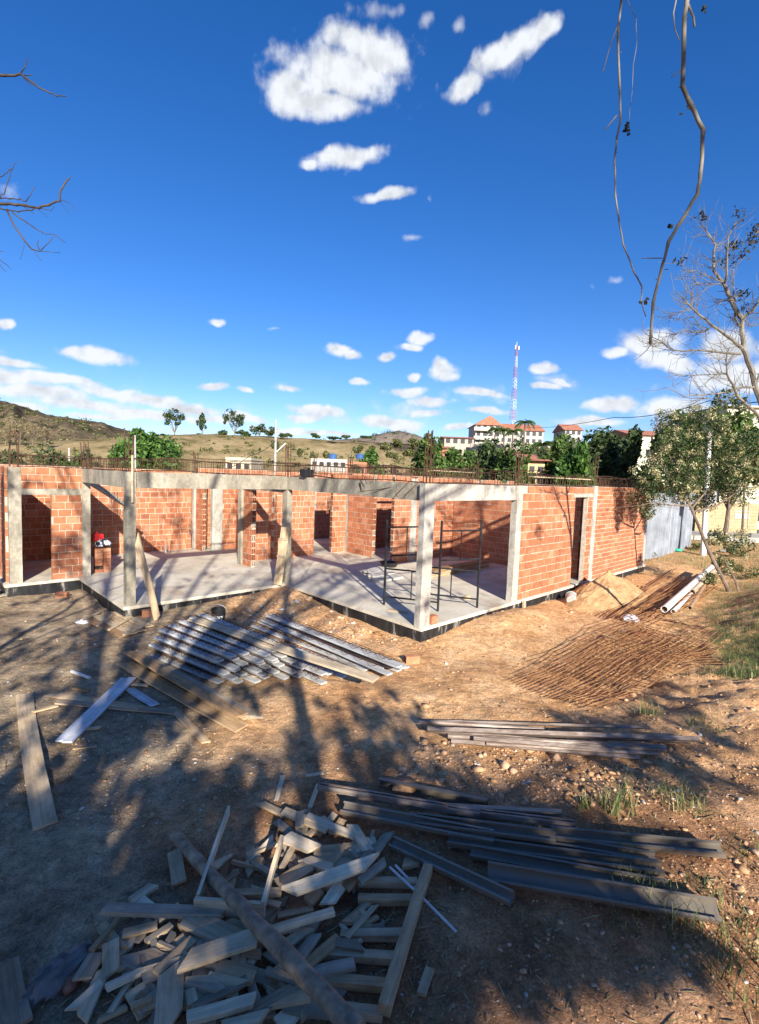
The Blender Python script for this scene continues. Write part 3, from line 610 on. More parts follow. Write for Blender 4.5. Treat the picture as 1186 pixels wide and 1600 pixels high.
# plywood shutter flat in front of the left column
sh = empty('timber_shutter', hit(185, 978, .02), 0, 'flat wooden shutter panel with battens on the dirt before the left column', 'formwork panel')
for k, (a, b) in enumerate([((138, 968), (195, 994)), ((152, 962), (208, 990)), ((166, 958), (222, 986)), ((180, 956), (234, 979))]):
    plank(a, b, .17, .02, WOOD, None, .03, parent=sh, name='panel_board', cut=False)
for a, b in [((127, 969), (155, 957)), ((152, 978), (176, 961)), ((170, 984), (203, 966)), ((193, 992), (232, 974))]:
    plank(a, b, .05, .03, WOODL, None, .06, parent=sh, name='batten', cut=False)
# grey sloping brace at the left column
plank(None, None, .16, .05, WOODG, 'grey brace sloping from the left column head into the room', wpt=(at(137, 751, 13.7), at(197, 789, 14.6)), roll=R(60))
# fixed wood of the scrap pile ---------------------------------------------------
W, P_, G_ = WOOD, WOODP, WOODG
scraps = [
 (407,1255,445,1273,.08,.03,W,.04,'short brown offcut at the top left tip of the scrap heap'),
 (443,1267,512,1296,.09,.03,P_,.07,'pale offcut at the top of the scrap heap, lower of two end to end'),
 (480,1275,553,1306,.08,.03,P_,.09,'pale offcut at the top of the scrap heap, overlapping its neighbour'),
 (442,1212,432,1252,.05,.02,P_,.02,'thin pale stick standing apart above the scrap heap'),
 (497,1226,484,1262,.045,.02,P_,.03,'thin stick by the left ends of the dark steel channels'),
 (385,1336,430,1318,.07,.03,P_,.05,'small pale block at the left rim of the heap under the tall frame leg'),
 (385,1366,408,1338,.07,.02,W,.03,'small brown block left of the upright frame leg'),
 (446,1307,492,1327,.12,.03,P_,.09,'stubby pale block in the upper middle of the heap'),
 (490,1338,570,1330,.2,.025,W,.07,'wide flat brown board in the upper middle of the heap'),
 (476,1343,520,1358,.09,.03,P_,.09,'split pale piece below the stubby block'),
 (452,1393,582,1346,.11,.04,P_,.17,'long pale batten lying on top across the middle of the heap'),
 (434,1383,486,1351,.13,.02,P_,.10,'flat whitish piece left of the long pale batten'),
 (562,1378,602,1347,.07,.03,G_,.12,'grey wedge at the right end of the long pale batten'),
 (550,1290,576,1330,.11,.03,P_,.08,'ribbed pale piece at the upper right of the heap'),
 (585,1332,608,1302,.09,.03,G_,.06,'grey block at the right rim near the steel channels'),
 (512,1412,536,1378,.1,.02,P_,.11,'pale angular piece below the long batten'),
 (540,1388,562,1362,.09,.02,W,.10,'brown angular piece below the right end of the long batten'),
 (416,1456,522,1424,.07,.035,P_,.14,'narrow pale batten pointing right from the round pole'),
 (440,1482,482,1452,.07,.03,P_,.10,'pale batten beside the round pole, upper of the fan'),
 (462,1508,492,1462,.08,.03,G_,.11,'grey batten beside the round pole, middle of the fan'),
 (472,1514,530,1466,.07,.03,W,.09,'brown batten beside the round pole, lower of the fan'),
 (478,1524,554,1506,.09,.03,G_,.07,'grey block beside the ladder-like frame'),
 (541,1466,586,1416,.04,.02,P_,.08,'long thin splinter beside the ladder-like frame'),
 (560,1450,590,1432,.04,.02,W,.05,'second thin splinter beside the ladder-like frame'),
 (272,1330,280,1380,.12,.025,W,.06,'brown board end under the top of the round pole'),
 (163,1420,352,1426,.10,.04,G_,.11,'long thick board with nail holes across the left of the heap'),
 (205,1408,240,1384,.08,.03,P_,.05,'bluish pale stub behind the long thick board'),
 (208,1472,236,1438,.1,.02,G_,.04,'grey angular piece below the long thick board'),
 (228,1472,268,1446,.06,.03,W,.06,'rounded brown stick below the long thick board'),
 (206,1492,250,1512,.17,.03,G_,.07,'squarish grey block left of the heap middle'),
 (244,1522,302,1468,.07,.03,P_,.09,'bluish batten with a broken tip'),
 (290,1432,368,1468,.17,.03,W,.10,'square brown board beside the round pole'),
 (288,1502,402,1464,.12,.045,P_,.15,'thick pale board end in the lower middle of the heap'),
 (268,1512,262,1612,.16,.02,P_,.10,'wide pale board running out at the bottom edge, left one'),
 (318,1512,318,1612,.15,.02,W,.07,'wide brown board running out at the bottom edge, right one'),
 (296,1456,338,1496,.07,.03,G_,.05,'grey strip half under the thick pale board end'),
 (338,1512,398,1526,.13,.025,W,.09,'brown board under the thick pale board end'),
 (292,1592,398,1562,.07,.04,P_,.13,'pale batten near the bottom edge with a nail'),
 (352,1604,412,1588,.06,.03,P_,.12,'pale batten cut off by the bottom edge'),
 (165,1512,128,1592,.09,.03,P_,.06,'pale batten leaning out at the lower left of the heap'),
 (152,1490,128,1530,.12,.02,G_,.06,'dark grey board end at the lower left of the heap'),
 (152,1545,190,1520,.05,.02,W,.03,'thin brown stick at the lower left of the heap'),
 (172,1584,206,1530,.04,.03,W,.04,'dark brown stick at the lower left of the heap'),
 (205,1575,265,1535,.2,.02,W,.04,'wide dark board under the pale ones at the bottom'),
 (415,1568,482,1556,.08,.03,W,.06,'chipped pale block right of the round pole near the bottom'),
 (470,1590,500,1560,.05,.03,P_,.05,'pale peg beside the round pole near the bottom'),
 (345,1392,352,1350,.06,.03,W,.03,'brown stub inside the three-sided frame, left'),
 (358,1395,368,1360,.06,.03,W,.03,'brown stub inside the three-sided frame, right'),
 (672,1514,658,1554,.06,.03,P_,.02,'white offcut lying alone right of the heap'),
 (630,1350,660,1344,.13,.03,W,.03,'flat block at the head of the ladder-like frame'),
 (600,1448,560,1455,.05,.03,G_,.03,'grey stub between the rungs of the ladder-like frame'),
 (478,1212,505,1208,.04,.02,P_,.02,'pale sliver just above the steel channels'),
 (640,1270,672,1282,.07,.02,G_,.02,'grey stub between the steel channels and the single channel'),
 (125,985,140,998,.12,.02,W,.02,'small square board on the dirt left of the shutter panel'),
 (620,1035,650,1040,.05,.03,W,.02,'brown wood chunk right of the joist ends'),
 (115,1170,150,1166,.04,.02,W,.02,'thin stick below the whitish boards'),
]
for (x1, y1, x2, y2, w, th, mt, h, lb) in scraps:
    plank((x1, y1), (x2, y2), w*.93, th*.82, mt, lb, h, h+random.uniform(-.02, .02), cat='wood offcut', group='offcuts of the scrap wood heap', name='wood_offcut', roll=R(random.uniform(-13, 13)))
# buried small offcuts that fill the heap
poly = [(200, 1400), (330, 1340), (470, 1290), (560, 1290), (600, 1350), (560, 1480), (500, 1600), (130, 1600), (150, 1500)]
def inside(x, y, pl):
    c = False; n = len(pl)
    for i in range(n):
        x1, y1 = pl[i]; x2, y2 = pl[(i+1) % n]
        if (y1 > y) != (y2 > y) and x < (x2-x1)*(y-y1)/(y2-y1)+x1: c = not c
    return c
k = 0
while k < 150:
    x, y = random.uniform(120, 600), random.uniform(1285, 1600)
    if not inside(x, y, poly): continue
    if y < 1440 and x < 380 and random.random() < .75: continue
    c = hit(x, y, 0); a = random.uniform(0, math.pi); L = random.uniform(.08, .36); d = Vector((math.cos(a), math.sin(a), random.uniform(-.08, .08)))*L/2; h = random.uniform(.015, .085)
    pt = (c-d, c+d); pt = [Vector((q.x, q.y, g(q.x, q.y)+h)) for q in pt]
    plank(None, None, random.uniform(.025, .10), random.uniform(.012, .03), random.choice((W, W, P_, G_)), 'small weathered offcut half hidden in the scrap wood heap', wpt=pt, cat='wood offcut', group='small offcuts filling the scrap wood heap', name='wood_offcut', roll=R(random.uniform(-15, 15))); k += 1
# three-sided frame
fr = empty('wooden_frame', hit(305, 1412, 0), 0, 'three-sided frame of pale boards standing on edge in the scrap heap', 'wooden frame')
plank((357, 1266), (308, 1408), .10, .025, WOODP, None, .20, .12, parent=fr, name='frame_board', roll=R(84), cut=False, taper=-.2)
plank((304, 1414), (414, 1422), .11, .03, WOODP, None, .12, parent=fr, name='frame_board', roll=R(88), cut=False)
plank((440, 1312), (410, 1418), .10, .03, WOODP, None, .26, .14, parent=fr, name='frame_board', roll=R(84), cut=False)
plank((345, 1398), (440, 1394), .06, .03, WOODP, None, .09, parent=fr, name='frame_board', cut=False)
# ladder-like frame
ld = empty('ladder_frame', hit(630, 1460, 0), 0, 'ladder-like wooden frame of one long rail and parallel rungs lying right of the heap', 'wooden frame')
plank((669, 1356), (600, 1578), .075, .07, WOOD, None, .06, .10, parent=ld, name='rail', cut=False)
for a, b in [((560, 1378), (652, 1380)), ((560, 1405), (643, 1406)), ((532, 1462), (628, 1461)), ((505, 1490), (618, 1497)), ((495, 1532), (604, 1540)), ((530, 1577), (598, 1585))]:
    plank(a, b, .06, .05, WOOD, None, .045, parent=ld, name='rung', cut=False)
# round pole
a, b = hit(272, 1306, .06), hit(560, 1612, .30); mb = MB(); n = 16; pts = [a.lerp(b, i/n)+Vector((random.uniform(-.006, .006), random.uniform(-.006, .006), random.uniform(-.004, .004))) for i in range(n+1)]
mb.tube(pts, [.046+.010*i/n+random.uniform(-.003, .003) for i in range(n+1)], 14); tag(mb.build('round_pole', plain('eucalyptus_pole', (.36, .26, .17), .9, var=.6, sc=9), smooth=True), 'thick round tree-trunk pole lying diagonally over the scrap heap', 'pole')
# thin white strips
for (a, b, lb) in [((609, 1355), (713, 1456), 'long white plastic strip right of the ladder-like frame'), ((618, 1352), (655, 1395), 'shorter white strip crossing the long one')]:
    A, B = hit(*a, .10), hit(*b, .02); mb = MB(); mb.tube([A, A.lerp(B, .5)+Vector((0, 0, .01)), B], .010, 6); tag(mb.build('plastic_strip', PVC), lb, 'strip')
A, B = hit(112, 1049, .03), hit(140, 1059, .03); mb = MB(); mb.tube([A, B], .025, 10); tag(mb.build('pipe_offcut', PVC, smooth=False), 'short white pipe offcut above the crossed whitish boards', 'pipe')
# crumpled cloth
def blob(name, c, sx, sy, sz, mt, label, cat, rz=0, n=26, amp=.35, freq=6, seed=0):
    V = []; F = []; m_ = n//2
    for i in range(m_+1):
        th = math.pi*i/m_
        for j in range(n):
            ph = 2*math.pi*j/n; x, y, z = math.sin(th)*math.cos(ph), math.sin(th)*math.sin(ph), math.cos(th)
            r = 1+amp*float(vnoise(x*freq+y*3+seed, z*freq-y*2, seed))+amp*.5*float(vnoise(x*freq*2.3+seed, y*freq*2+z*3, seed+2))
            V.append((x*sx*r, y*sy*r, max(z, -.3)*sz*r))
    for i in range(m_):
        for j in range(n): F.append((i*n+j, (i+1)*n+j, (i+1)*n+(j+1) % n, i*n+(j+1) % n))
    me = mesh_np(name, V, F); o = link(name, me, mt, loc=c); o.rotation_euler = (0, 0, rz); return tag(o, label, cat)
blob('cloth_rag', hit(88, 1530, .01), .10, .22, .09, TARP, 'crumpled dull grey cement sack at the bottom left', 'sack', -.5, 40, .6, 5)
blob('clay_tile_shard', hit(113, 1535, .02), .05, .07, .04, plain('clay_red', (.3, .13, .08)), 'broken reddish clay piece beside the crumpled sack', 'brick piece', 0, 12)
blob('plastic_bag', hit(986, 968, .04), .16, .12, .10, BAG, 'crumpled white plastic bag at the lower end of the rusty bars', 'bag', 0, 40, .8, 5)
blob('plastic_bag', hit(128, 972, .02), .13, .08, .04, BAG, 'whitish plastic scrap on the dirt left of the shutter panel', 'bag', 0, 30, .8, 5, 4)
# ------------------------------------------------------------------ lattice joists
def joist_mesh(L):
    b = MB(); b.box((0, -.06, 0), (L, .06, .028), .5, None, .002); t = MB(); t.tube([(0.03, 0, .095), (L-.03, 0, .095)], .005, 4); x = .05; up = []
    for s in (-1, 1):
        pts = []; x = .05; f = 0
        while x < L-.05: pts.append((x, s*.035*(1-f), .026+f*.069)); x += .1; f = 1-f
        t.tube(pts, .004, 3, cap=False)
    return b, t
JL = 2.3; b_, t_ = joist_mesh(JL)
j0 = empty('lattice_joist', (0, 0, 0)); b_.build('concrete_foot', JOIST, j0); t_.build('steel_lattice', REBAR, j0); jfirst = True
def joist(a, b, label, group, L=None):
    global jfirst
    a = Vector(a); b = Vector(b); d = b-a
    if jfirst: o = j0; jfirst = False
    else:
        o = j0.copy(); C.objects.link(o)
        for ch in list(j0.children): c = ch.copy(); C.objects.link(c); c.parent = o
    x = d.normalized(); y = Vector((0, 0, 1)).cross(x).normalized(); z = x.cross(y)
    o.matrix_world = Matrix.Translation(a)@Matrix((x, y, z)).transposed().to_4x4()@Matrix.Diagonal((d.length/JL, 1, 1, 1)); tag(o, label, 'concrete joist', group)
ORD = ['first','second','third','fourth','fifth','sixth','seventh','eighth','ninth']; LAY = ['bottom','second','third','fourth','fifth','sixth']
def joist_stack(f0, n0, f1, n1, nw, layers, label, group, h0=.02, dh=.085, jl=.12):
    # f0,n0: far/near end pixels of the left-most joist on the ground; f1,n1: the right-most
    A0, B0, A1, B1 = hit(*f0, h0), hit(*n0, h0), hit(*f1, h0), hit(*n1, h0)
    for l in range(layers):
        for k in range(nw-(l % 2)):
            t = (k+.5*(l % 2))/max(1, nw-1); A = A0.lerp(A1, t); B = B0.lerp(B1, t); d = (B-A).normalized(); j1, j2 = random.uniform(-jl, jl), random.uniform(-jl, jl)
            joist(A+d*j1+Vector((0, 0, l*dh)), B+d*j2+Vector((0, 0, l*dh)), ('lattice joist, '+ORD[k]+' from the left'+(' in the '+LAY[l]+' layer' if layers > 1 else '')+', '+label), group)
joist_stack((240, 1024), (352, 1070), (318, 990), (468, 1058), 6, 6, 'big joist stack', 'joists of the big left stack')
joist_stack((420, 1030), (500, 1066), (440, 1018), (530, 1056), 2, 3, 'middle joist stack', 'joists of the middle stack', dh=.07)
joist_stack((385, 985), (560, 1052), (428, 962), (634, 1044), 5, 1, 'spread flat right of the pale board', 'joists spread right of the pale board')
joist_stack((412, 970), (612, 1056), (424, 966), (634, 1046), 2, 2, 'low pile at far right', 'joists of the right pile', h0=.10, jl=.05)
# ------------------------------------------------------------------ steel channels in the foreground
def channel(p1, p2, label, w=.10, hh=.045, h=.05, h2=None, mt=PROF, group='dark steel channels lying in the foreground', roll=0, cat='steel channel'):
    a = hit(*p1, h); b = hit(*p2, h if h2 is None else h2); d = b-a; L = d.length; x = d.normalized(); y = Vector((0, 0, 1)).cross(x).normalized(); z = x.cross(y); t = .004
    sec = [(-w/2, -hh/2), (w/2, -hh/2), (w/2, hh/2), (w/2-.018, hh/2), (w/2-.018, hh/2-t), (w/2-t, hh/2-t), (w/2-t, -hh/2+t), (-w/2+t, -hh/2+t), (-w/2+t, hh/2-t), (-w/2+.018, hh/2-t), (-w/2+.018, hh/2), (-w/2, hh/2)]
    n = len(sec); V = [(X, p, q) for X in (0, L) for p, q in sec]; F = [(i, (i+1) % n, n+(i+1) % n, n+i) for i in range(n)]+[tuple(range(n-1, -1, -1)), tuple(range(n, 2*n))]
    mb = MB(); mb.add(V, F); o = mb.build('steel_channel', mt); o.matrix_world = Matrix.Translation(a)@Matrix((x, y, z)).transposed().to_4x4()@Matrix.Rotation(roll, 4, 'X'); tag(o, label, cat, group)
PI = math.pi
for (a, b, lb, w, h, rl, mt) in [
  ((592,1222),(762,1256),'uppermost dark channel at the back of the foreground pile',.09,.05,PI/2,PROF),
  ((700,1262),(878,1272),'thin dark channel ending right behind the pile back',.06,.06,PI/2,PROF),
  ((497,1228),(700,1262),'rusty-edged channel starting at the left tip of the pile',.06,.12,0,PROP),
  ((560,1242),(750,1272),'rusty-edged channel just below the one at the left tip',.06,.10,0,PROP),
  ((640,1256),(898,1288),'rusty-edged channel ending right of the pile back',.06,.10,0,PROP),
  ((535,1262),(772,1308),'wide black channel in the middle left of the pile',.11,.09,.35,PROF),
  ((650,1280),(868,1308),'wide black channel end to end right of the middle one',.11,.12,.3,PROF),
  ((862,1302),(1130,1328),'black channel reaching furthest right',.11,.08,.3,PROF),
  ((780,1300),(1025,1342),'black channel just under the one reaching furthest right',.09,.05,.2,PROF),
  ((700,1312),(1036,1358),'grey channel in the lower middle of the pile',.10,.07,.2,PROF),
  ((735,1330),(1046,1388),'black channel second from the bottom of the pile',.10,.06,.4,PROF),
  ((762,1362),(1124,1424),'big channel lying lowest at the right of the pile',.14,.09,.5,PROF),
  ((612,1316),(800,1404),'single black channel slanting down beside the ladder-like frame',.10,.06,.3,PROF)]:
    channel(a, b, lb, w, .05, h, mt=mt, roll=rl)
k = 0
for (a, b, r, h, lb) in [((655,1127),(850,1140),.03,.10,'back'),((668,1139),(1092,1155),.034,.13,'longest, topmost'),((660,1126),(1015,1137),.02,.06,'thinnest rear'),((700,1150),(1040,1168),.03,.08,'middle'),((676,1142),(880,1160),.03,.10,'short upper left'),
   ((705,1158),(1000,1184),.03,.03,'lowest'),((760,1162),(1030,1178),.025,.06,'second lowest'),((800,1146),(1075,1158),.03,.06,'right-hand'),((740,1154),(960,1172),.028,.12,'middle front'),((850,1160),(1042,1172),.025,.10,'short right front')]:
    A, B = hit(*a, h), hit(*b, h); mb = MB(); mb.tube([A, A.lerp(B, .5), B], r, 4 if k % 3 else 8); tag(mb.build('steel_prop', PROP), lb+' rusty grey steel tube in the bundle below the wire mesh', 'steel tube', 'steel tubes in the bundle below the mesh'); k += 1
# ------------------------------------------------------------------ rusty wire mesh sheets and loose bars
def mesh_sheet(c00, c10, c11, c01, nu, nv, label, h, seed):
    P = [hit(*c, .02) for c in (c00, c10, c11, c01)]; mb = MB()
    def S(s, t):
        p = P[0]*(1-s)*(1-t)+P[1]*s*(1-t)+P[2]*s*t+P[3]*(1-s)*t
        z = float(G(p.x, p.y, False))+h+.20*max(0, vnoise(s*3.0+seed, t*2.5, seed))+.10*math.sin(s*3.0)*s
        return Vector((p.x, p.y, z))
    for i in range(nu+1):
        s = i/nu+random.uniform(-.003, .003); e0, e1 = random.uniform(-.03, 0), random.uniform(0, .04); mb.tube([S(s, t) for t in np.linspace(e0, 1+e1, 14)], .005, 4, cap=False)
    for j in range(nv+1):
        t = j/nv; mb.tube([S(s, t)+Vector((0, 0, .008)) for s in np.linspace(-.02, 1.02, 18)], .005, 4, cap=False)
    tag(mb.build('wire_mesh_sheet', RUST), label, 'wire mesh', 'rusty welded mesh sheets stacked on the dirt')
mesh_sheet((800,1062),(1010,985),(1130,1040),(930,1108),30,20,'lowest rusty wire mesh sheet, poking out furthest left',.03,1)
mesh_sheet((812,1058),(985,975),(1125,1020),(965,1098),26,18,'middle rusty wire mesh sheet on the dirt',.09,5)
mesh_sheet((850,1046),(1000,972),(1128,1005),(1010,1092),22,15,'topmost rusty wire mesh sheet, nearest the grass',.20,9)
for k in range(46):
    s = random.random(); t = random.uniform(-.08, .08)
    a = hit(945+60*s+random.uniform(-15, 15), 962+18*s*random.random(), .02+.02*(k % 6)); b = hit(1040+95*s*.9+random.uniform(-10, 20), 890+26*s+random.uniform(-4, 6), .05+.05*(k % 6))
    m_ = a.lerp(b, .5); m_.z = max(m_.z, g(m_.x, m_.y)+.02+.04*(k % 6)); m_ += Vector((random.uniform(-.1, .1), random.uniform(-.1, .1), 0)); mb = MB(); mb.tube([a, m_, b], .007, 4)
    tag(mb.build('rusty_bar', RUST), 'long rusty reinforcing bar in the loose pile beside the white pipes', 'steel bar', 'rusty bars in the loose pile by the white pipes')
# pipes
def pipe(a, b, r, lb, mt=PVC):
    d = (b-a); L = d.length; mb = MB(); n = 14; x = d.normalized(); y = x.orthogonal().normalized(); z = x.cross(y); V = []; F = []
    for X, rr in ((0, r), (L, r), (L, r*.86), (0, r*.86)):
        for j in range(n): an = 2*PI*j/n; V.append(a+x*X+(y*math.cos(an)+z*math.sin(an))*rr)
    for q in range(4):
        for j in range(n): F.append((q*n+j, ((q+1) % 4)*n+j, ((q+1) % 4)*n+(j+1) % n, q*n+(j+1) % n))
    mb.add(V, F); tag(mb.build('plastic_pipe', mt, smooth=False), lb, 'pipe')
pipe(hit(1038, 952, .22), hit(1112, 886, .45), .085, 'thick white pipe lying highest on the rusty bars')
pipe(hit(1052, 956, .10), hit(1118, 892, .3), .06, 'thinner white pipe below the thick one')
pipe(hit(1082, 925, .28), hit(1116, 892, .38), .075, 'stubby beige pipe with its open end to the viewer', plain('beige_pvc', (.55, .42, .28), .5))
pipe(hit(1078, 950, .16), hit(1110, 900, .3), .045, 'brownish pipe at the right of the white pipes', plain('brown_pvc', (.38, .24, .14), .5))
# ------------------------------------------------------------------ small props
def bucket(loc, label, mt, r=.14, h=.27, tilt=None, hname='handle'):
    o = empty('bucket', loc, 0, label, 'bucket'); mb = MB(); n = 22; V = []; F = []
    prof = [(0, .004), (r*.82, .004), (r*.84, .02), (r*.97, h*.86), (r*1.05, h*.87), (r*1.05, h*.93), (r, h*.94), (r*1.0, h), (r*.95, h), (r*.80, .02), (0, .02)]
    for (rr, z) in prof:
        for j in range(n): V.append((rr*math.cos(2*PI*j/n), rr*math.sin(2*PI*j/n), z))
    for i in range(len(prof)-1):
        for j in range(n): F.append((i*n+j, i*n+(j+1) % n, (i+1)*n+(j+1) % n, (i+1)*n+j))
    mb.add(V, F); mb.build('bucket_body', mt, o, smooth=False)
    hb = MB(); hb.tube([(r*1.05*math.cos(q), .02-.05*math.sin(q), h*.9+r*.9*math.sin(q)*.9) for q in np.linspace(0, PI, 12)], .006, 5); hb.build('handle', GREY if mt is BUCK else BLACK, o)
    if tilt: o.rotation_euler = tilt
    return o
bp = hit(341, 972, 0); o = bucket(bp, 'black bucket with a white label standing behind the joists', BUCK, .15, .30)
d2 = MB(); ang = math.atan2(-bp.y, -bp.x)
for (a0, a1, z0, z1) in [(-.55, .75, .07, .085), (-.55, .75, .15, .16), (-.1, .25, .085, .15), (.4, .7, .085, .15)]:
    q = [(.148*(0.86+.12*z/.26)*math.cos(ang+t), .148*(0.86+.12*z/.26)*math.sin(ang+t), z) for z in (z0, z1) for t in np.linspace(a0, a1, 6)]; d2.add(q, [(i, i+1, i+7, i+6) for i in range(5)])
d2.build('label_print', LID, o)
bucket(hit(893, 938, .14), 'grey bucket tipped on its side in front of the soil mound', GREY, .15, .32, (R(82), R(8), R(160)))
# brick stack with red jug and sack inside the left bay
bs = []
for k in range(14):
    ax, ay = uv(-3.62+.21*(k % 2), 8.92); lv = k//2
    mb = MB(); mb.box((-.095, -.07, 0), (.095, .07, .092 if True else 0), random.random(), None, .003); o = mb.build('loose_brick', BRICK, None, loc=(ax, ay, .003+lv*.097)); o.rotation_euler = (0, 0, YAW+random.uniform(-.05, .05)); tag(o, 'hollow brick in the pile under the red jug, '+['bottom','second','third','fourth','fifth','sixth','top'][lv]+' course, '+['left','right'][k % 2]+' one', 'brick', 'bricks piled in the left bay')
for k in range(3):
    ax, ay = uv(-3.86, 9.1); mb = MB(); mb.box((-.095, -.07, 0), (.095, .07, .19), .4, None, .003); o = mb.build('loose_brick', BRICK, None, loc=(ax, ay, .003+.29*k*1.0)); o.rotation_euler = (0, 0, YAW); o.scale = (1, 1, 1.5); tag(o, ['lowest','middle','highest'][k]+' tall brick behind the pile with the red jug', 'brick', 'bricks behind the pile in the left bay')
p = Vector((*uv(-3.5, 8.92), .69))
jg = empty('fuel_jug', (*uv(-3.62, 9.0), .88), YAW, 'red plastic jug on the little brick pile', 'jug'); mb = MB()
mb.box((-.14, -.09, 0), (.14, .09, .2), .5, None, .01); mb.tube([(0, 0, .195), (0, 0, .25)], .03, 8); mb.build('jug_body', RED, jg); mb = MB(); mb.tube([(-.1, 0, .19), (-.09, 0, .25), (-.02, 0, .25)], .013, 6); mb.build('handle', RED, jg)
def m_sack(k): k.base(k.ramp(k.noise(9, 2), [(.46, (.02, .02, .025)), (.52, (.65, .66, .7))])); 
blob('cement_sack', p+Vector((.02, -.02, .10)), .20, .14, .15, mat('printed_sack', m_sack, .5), 'black and white printed sack draped over the brick pile', 'sack', YAW, 30, .4, 4, 2)
# broken brick near joists, loose bricks
for (px, py, lb, rz, h) in [(643, 1036, 'red hollow brick alone at the right end of the joists', .3, .05), (233, 1690, '', 0, 0), (232, 962, 'brick on the ground at the foot of the left column', .5, .05), (97, 934, 'brick fragment beside the long grey board', .2, .02), (850, 1001-30, '', 0, 0)]:
    if not lb: continue
    q = hit(px, py, 0); mb = MB(); mb.box((-.13, -.07, 0), (.13, .07, .14), .75, None, .004)
    for iy in (-1, 1):
        for iz in (0, 1): mb.box((-.134, iy*.032-.02, .03+iz*.055), (-.13, iy*.032+.02, .06+iz*.055), 0)
    o = mb.build('loose_brick', BRICK, None, loc=(q.x, q.y, g(q.x, q.y)-.01+h*.2)); o.rotation_euler = (0, 0, rz); tag(o, lb, 'brick')
# roof tiles / slabs near the mesh
for (px, py, lb, rz) in [(1000, 990, 'flat reddish clay slab between the mesh and the bars', .2), (955, 998, 'pale flat stone left of the clay slab', 1.0)]:
    q = hit(px, py, .03); mb = MB(); mb.box((-.18, -.1, 0), (.18, .1, .03), .5, None, .02); o = mb.build('flat_slab', TILE if 'red' in lb else BEIGE, None, loc=q); o.rotation_euler = (.1, .05, rz); tag(o, lb, 'slab')
# timber stack inside the right room and black tub
for k in range(5):
    z = .003+.05*k; x, y = uv(3.6+.1*k, 3.2-.05*k); mb = MB(); mb.box((0, -.15, 0), (3.2, .15, .045), .5, None, .004); o = mb.build('board', WOODG if k % 2 else WOOD, None, loc=(x, y, z)); o.rotation_euler = (0, 0, YAW+.02*(k-2))
    tag(o, ['bottom','second','middle','fourth','top'][k]+' timber board of the shaded stack on the slab behind the scaffold', 'board', 'boards stacked on the slab behind the scaffold')
for k in range(3):
    x, y = uv(2.6+.2*k, 3.6+.45*k); mb = MB(); mb.box((-.5, -.2, 0), (.5, .2, .05), .5, None, .02); o = mb.build('plaster_sheet', WHITE, None, loc=(x, y, .003+.03*k)); o.rotation_euler = (0, 0, YAW+.15*k); tag(o, ['lowest','middle','highest'][k]+' pale sheet on the slab behind the corner column', 'sheet', 'pale sheets on the slab')
x, y = uv(4.1, 5.0); mb = MB(); n = 26; V = []; F = []
for (rr, z) in [(0, .01), (.24, .01), (.30, .13), (.33, .13), (.33, .15), (.27, .15), (.22, .03), (0, .03)]:
    for j in range(n): V.append((rr*math.cos(2*PI*j/n), rr*math.sin(2*PI*j/n), z))
for i in range(7):
    for j in range(n): F.append((i*n+j, i*n+(j+1) % n, (i+1)*n+(j+1) % n, (i+1)*n+j))
mb.add(V, F); tag(mb.build('rubber_tub', BUCK, None, loc=(x, y, .003)), 'round black rubber tub on the slab by the inner doorway', 'tub')
mb = MB(); x, y = uv(.35, 1.0); mb.box((-.25, -.05, 0), (.25, .05, .02), .5, None, .01); o = mb.build('board', WOOD, None, loc=(x, y, .005)); o.rotation_euler = (0, 0, -.6); tag(o, 'short broken stick on the slab edge beside the scaffold foot', 'stick')
mb = MB(); x, y = uv(2.6, .75); blob('cement_lump', Vector((x, y, .02)), .1, .08, .09, BEIGE, 'small lump of mortar on the slab inside the right bay', 'rubble')
mb = MB(); mb.tube([Vector((*uv(-.9, 11.2), .0)), Vector((*uv(-.9, 11.2), .28))], .03, 10); tag(mb.build('pipe_stub', PVC), 'short white pipe stub rising from the slab by the back wall', 'pipe')
A = Vector((*uv(3.75, -.18), -.3)); mb = MB(); mb.box((-.02, -.03, 0), (.02, .03, .32), .5, None, .003); o = mb.build('wood_peg', WOODP, None, loc=A); o.rotation_euler = (R(8), R(-14), YAW); tag(o, 'white wooden peg against the plinth below the facade column', 'peg')
# ------------------------------------------------------------------ soil mound and clods
def mound(u0, v0, ru, rv, h, label, seed, name='soil_mound'):
    n = 90; V = []; F = []
    cx, cy = uv(u0, v0)
    for i in range(n+1):
        for j in range(n+1):
            a = (i/n*2-1); b = (j/n*2-1); x = cx+a*ru*UU[0]+b*rv*VV[0]; y = cy+a*ru*UU[1]+b*rv*VV[1]
            r = math.hypot(a, b); hh = h*max(0, 1-r)**.9*(1 + .3*float(vnoise(a*3+seed, b*3, seed)))+(.05*float(vnoise(a*9, b*9, seed))+.03*float(vnoise(a*22, b*22, seed+3)))*(1 if r < .85 else 0)
            V.append((x, y, float(G(x, y, False))+hh-.04-.15*max(0, r-.93)))
    for i in range(n):
        for j in range(n): q = i*(n+1)+j; F.append((q, q+n+1, q+n+2, q+1))
    o = link(name, mesh_np(name, V, F, smooth=True), SOIL); tag(o, label, 'dirt pile'); return o
mound(7.1, -.95, 2.1, .95, .95, 'mound of loose orange soil against the brick facade by the doorway', 3)
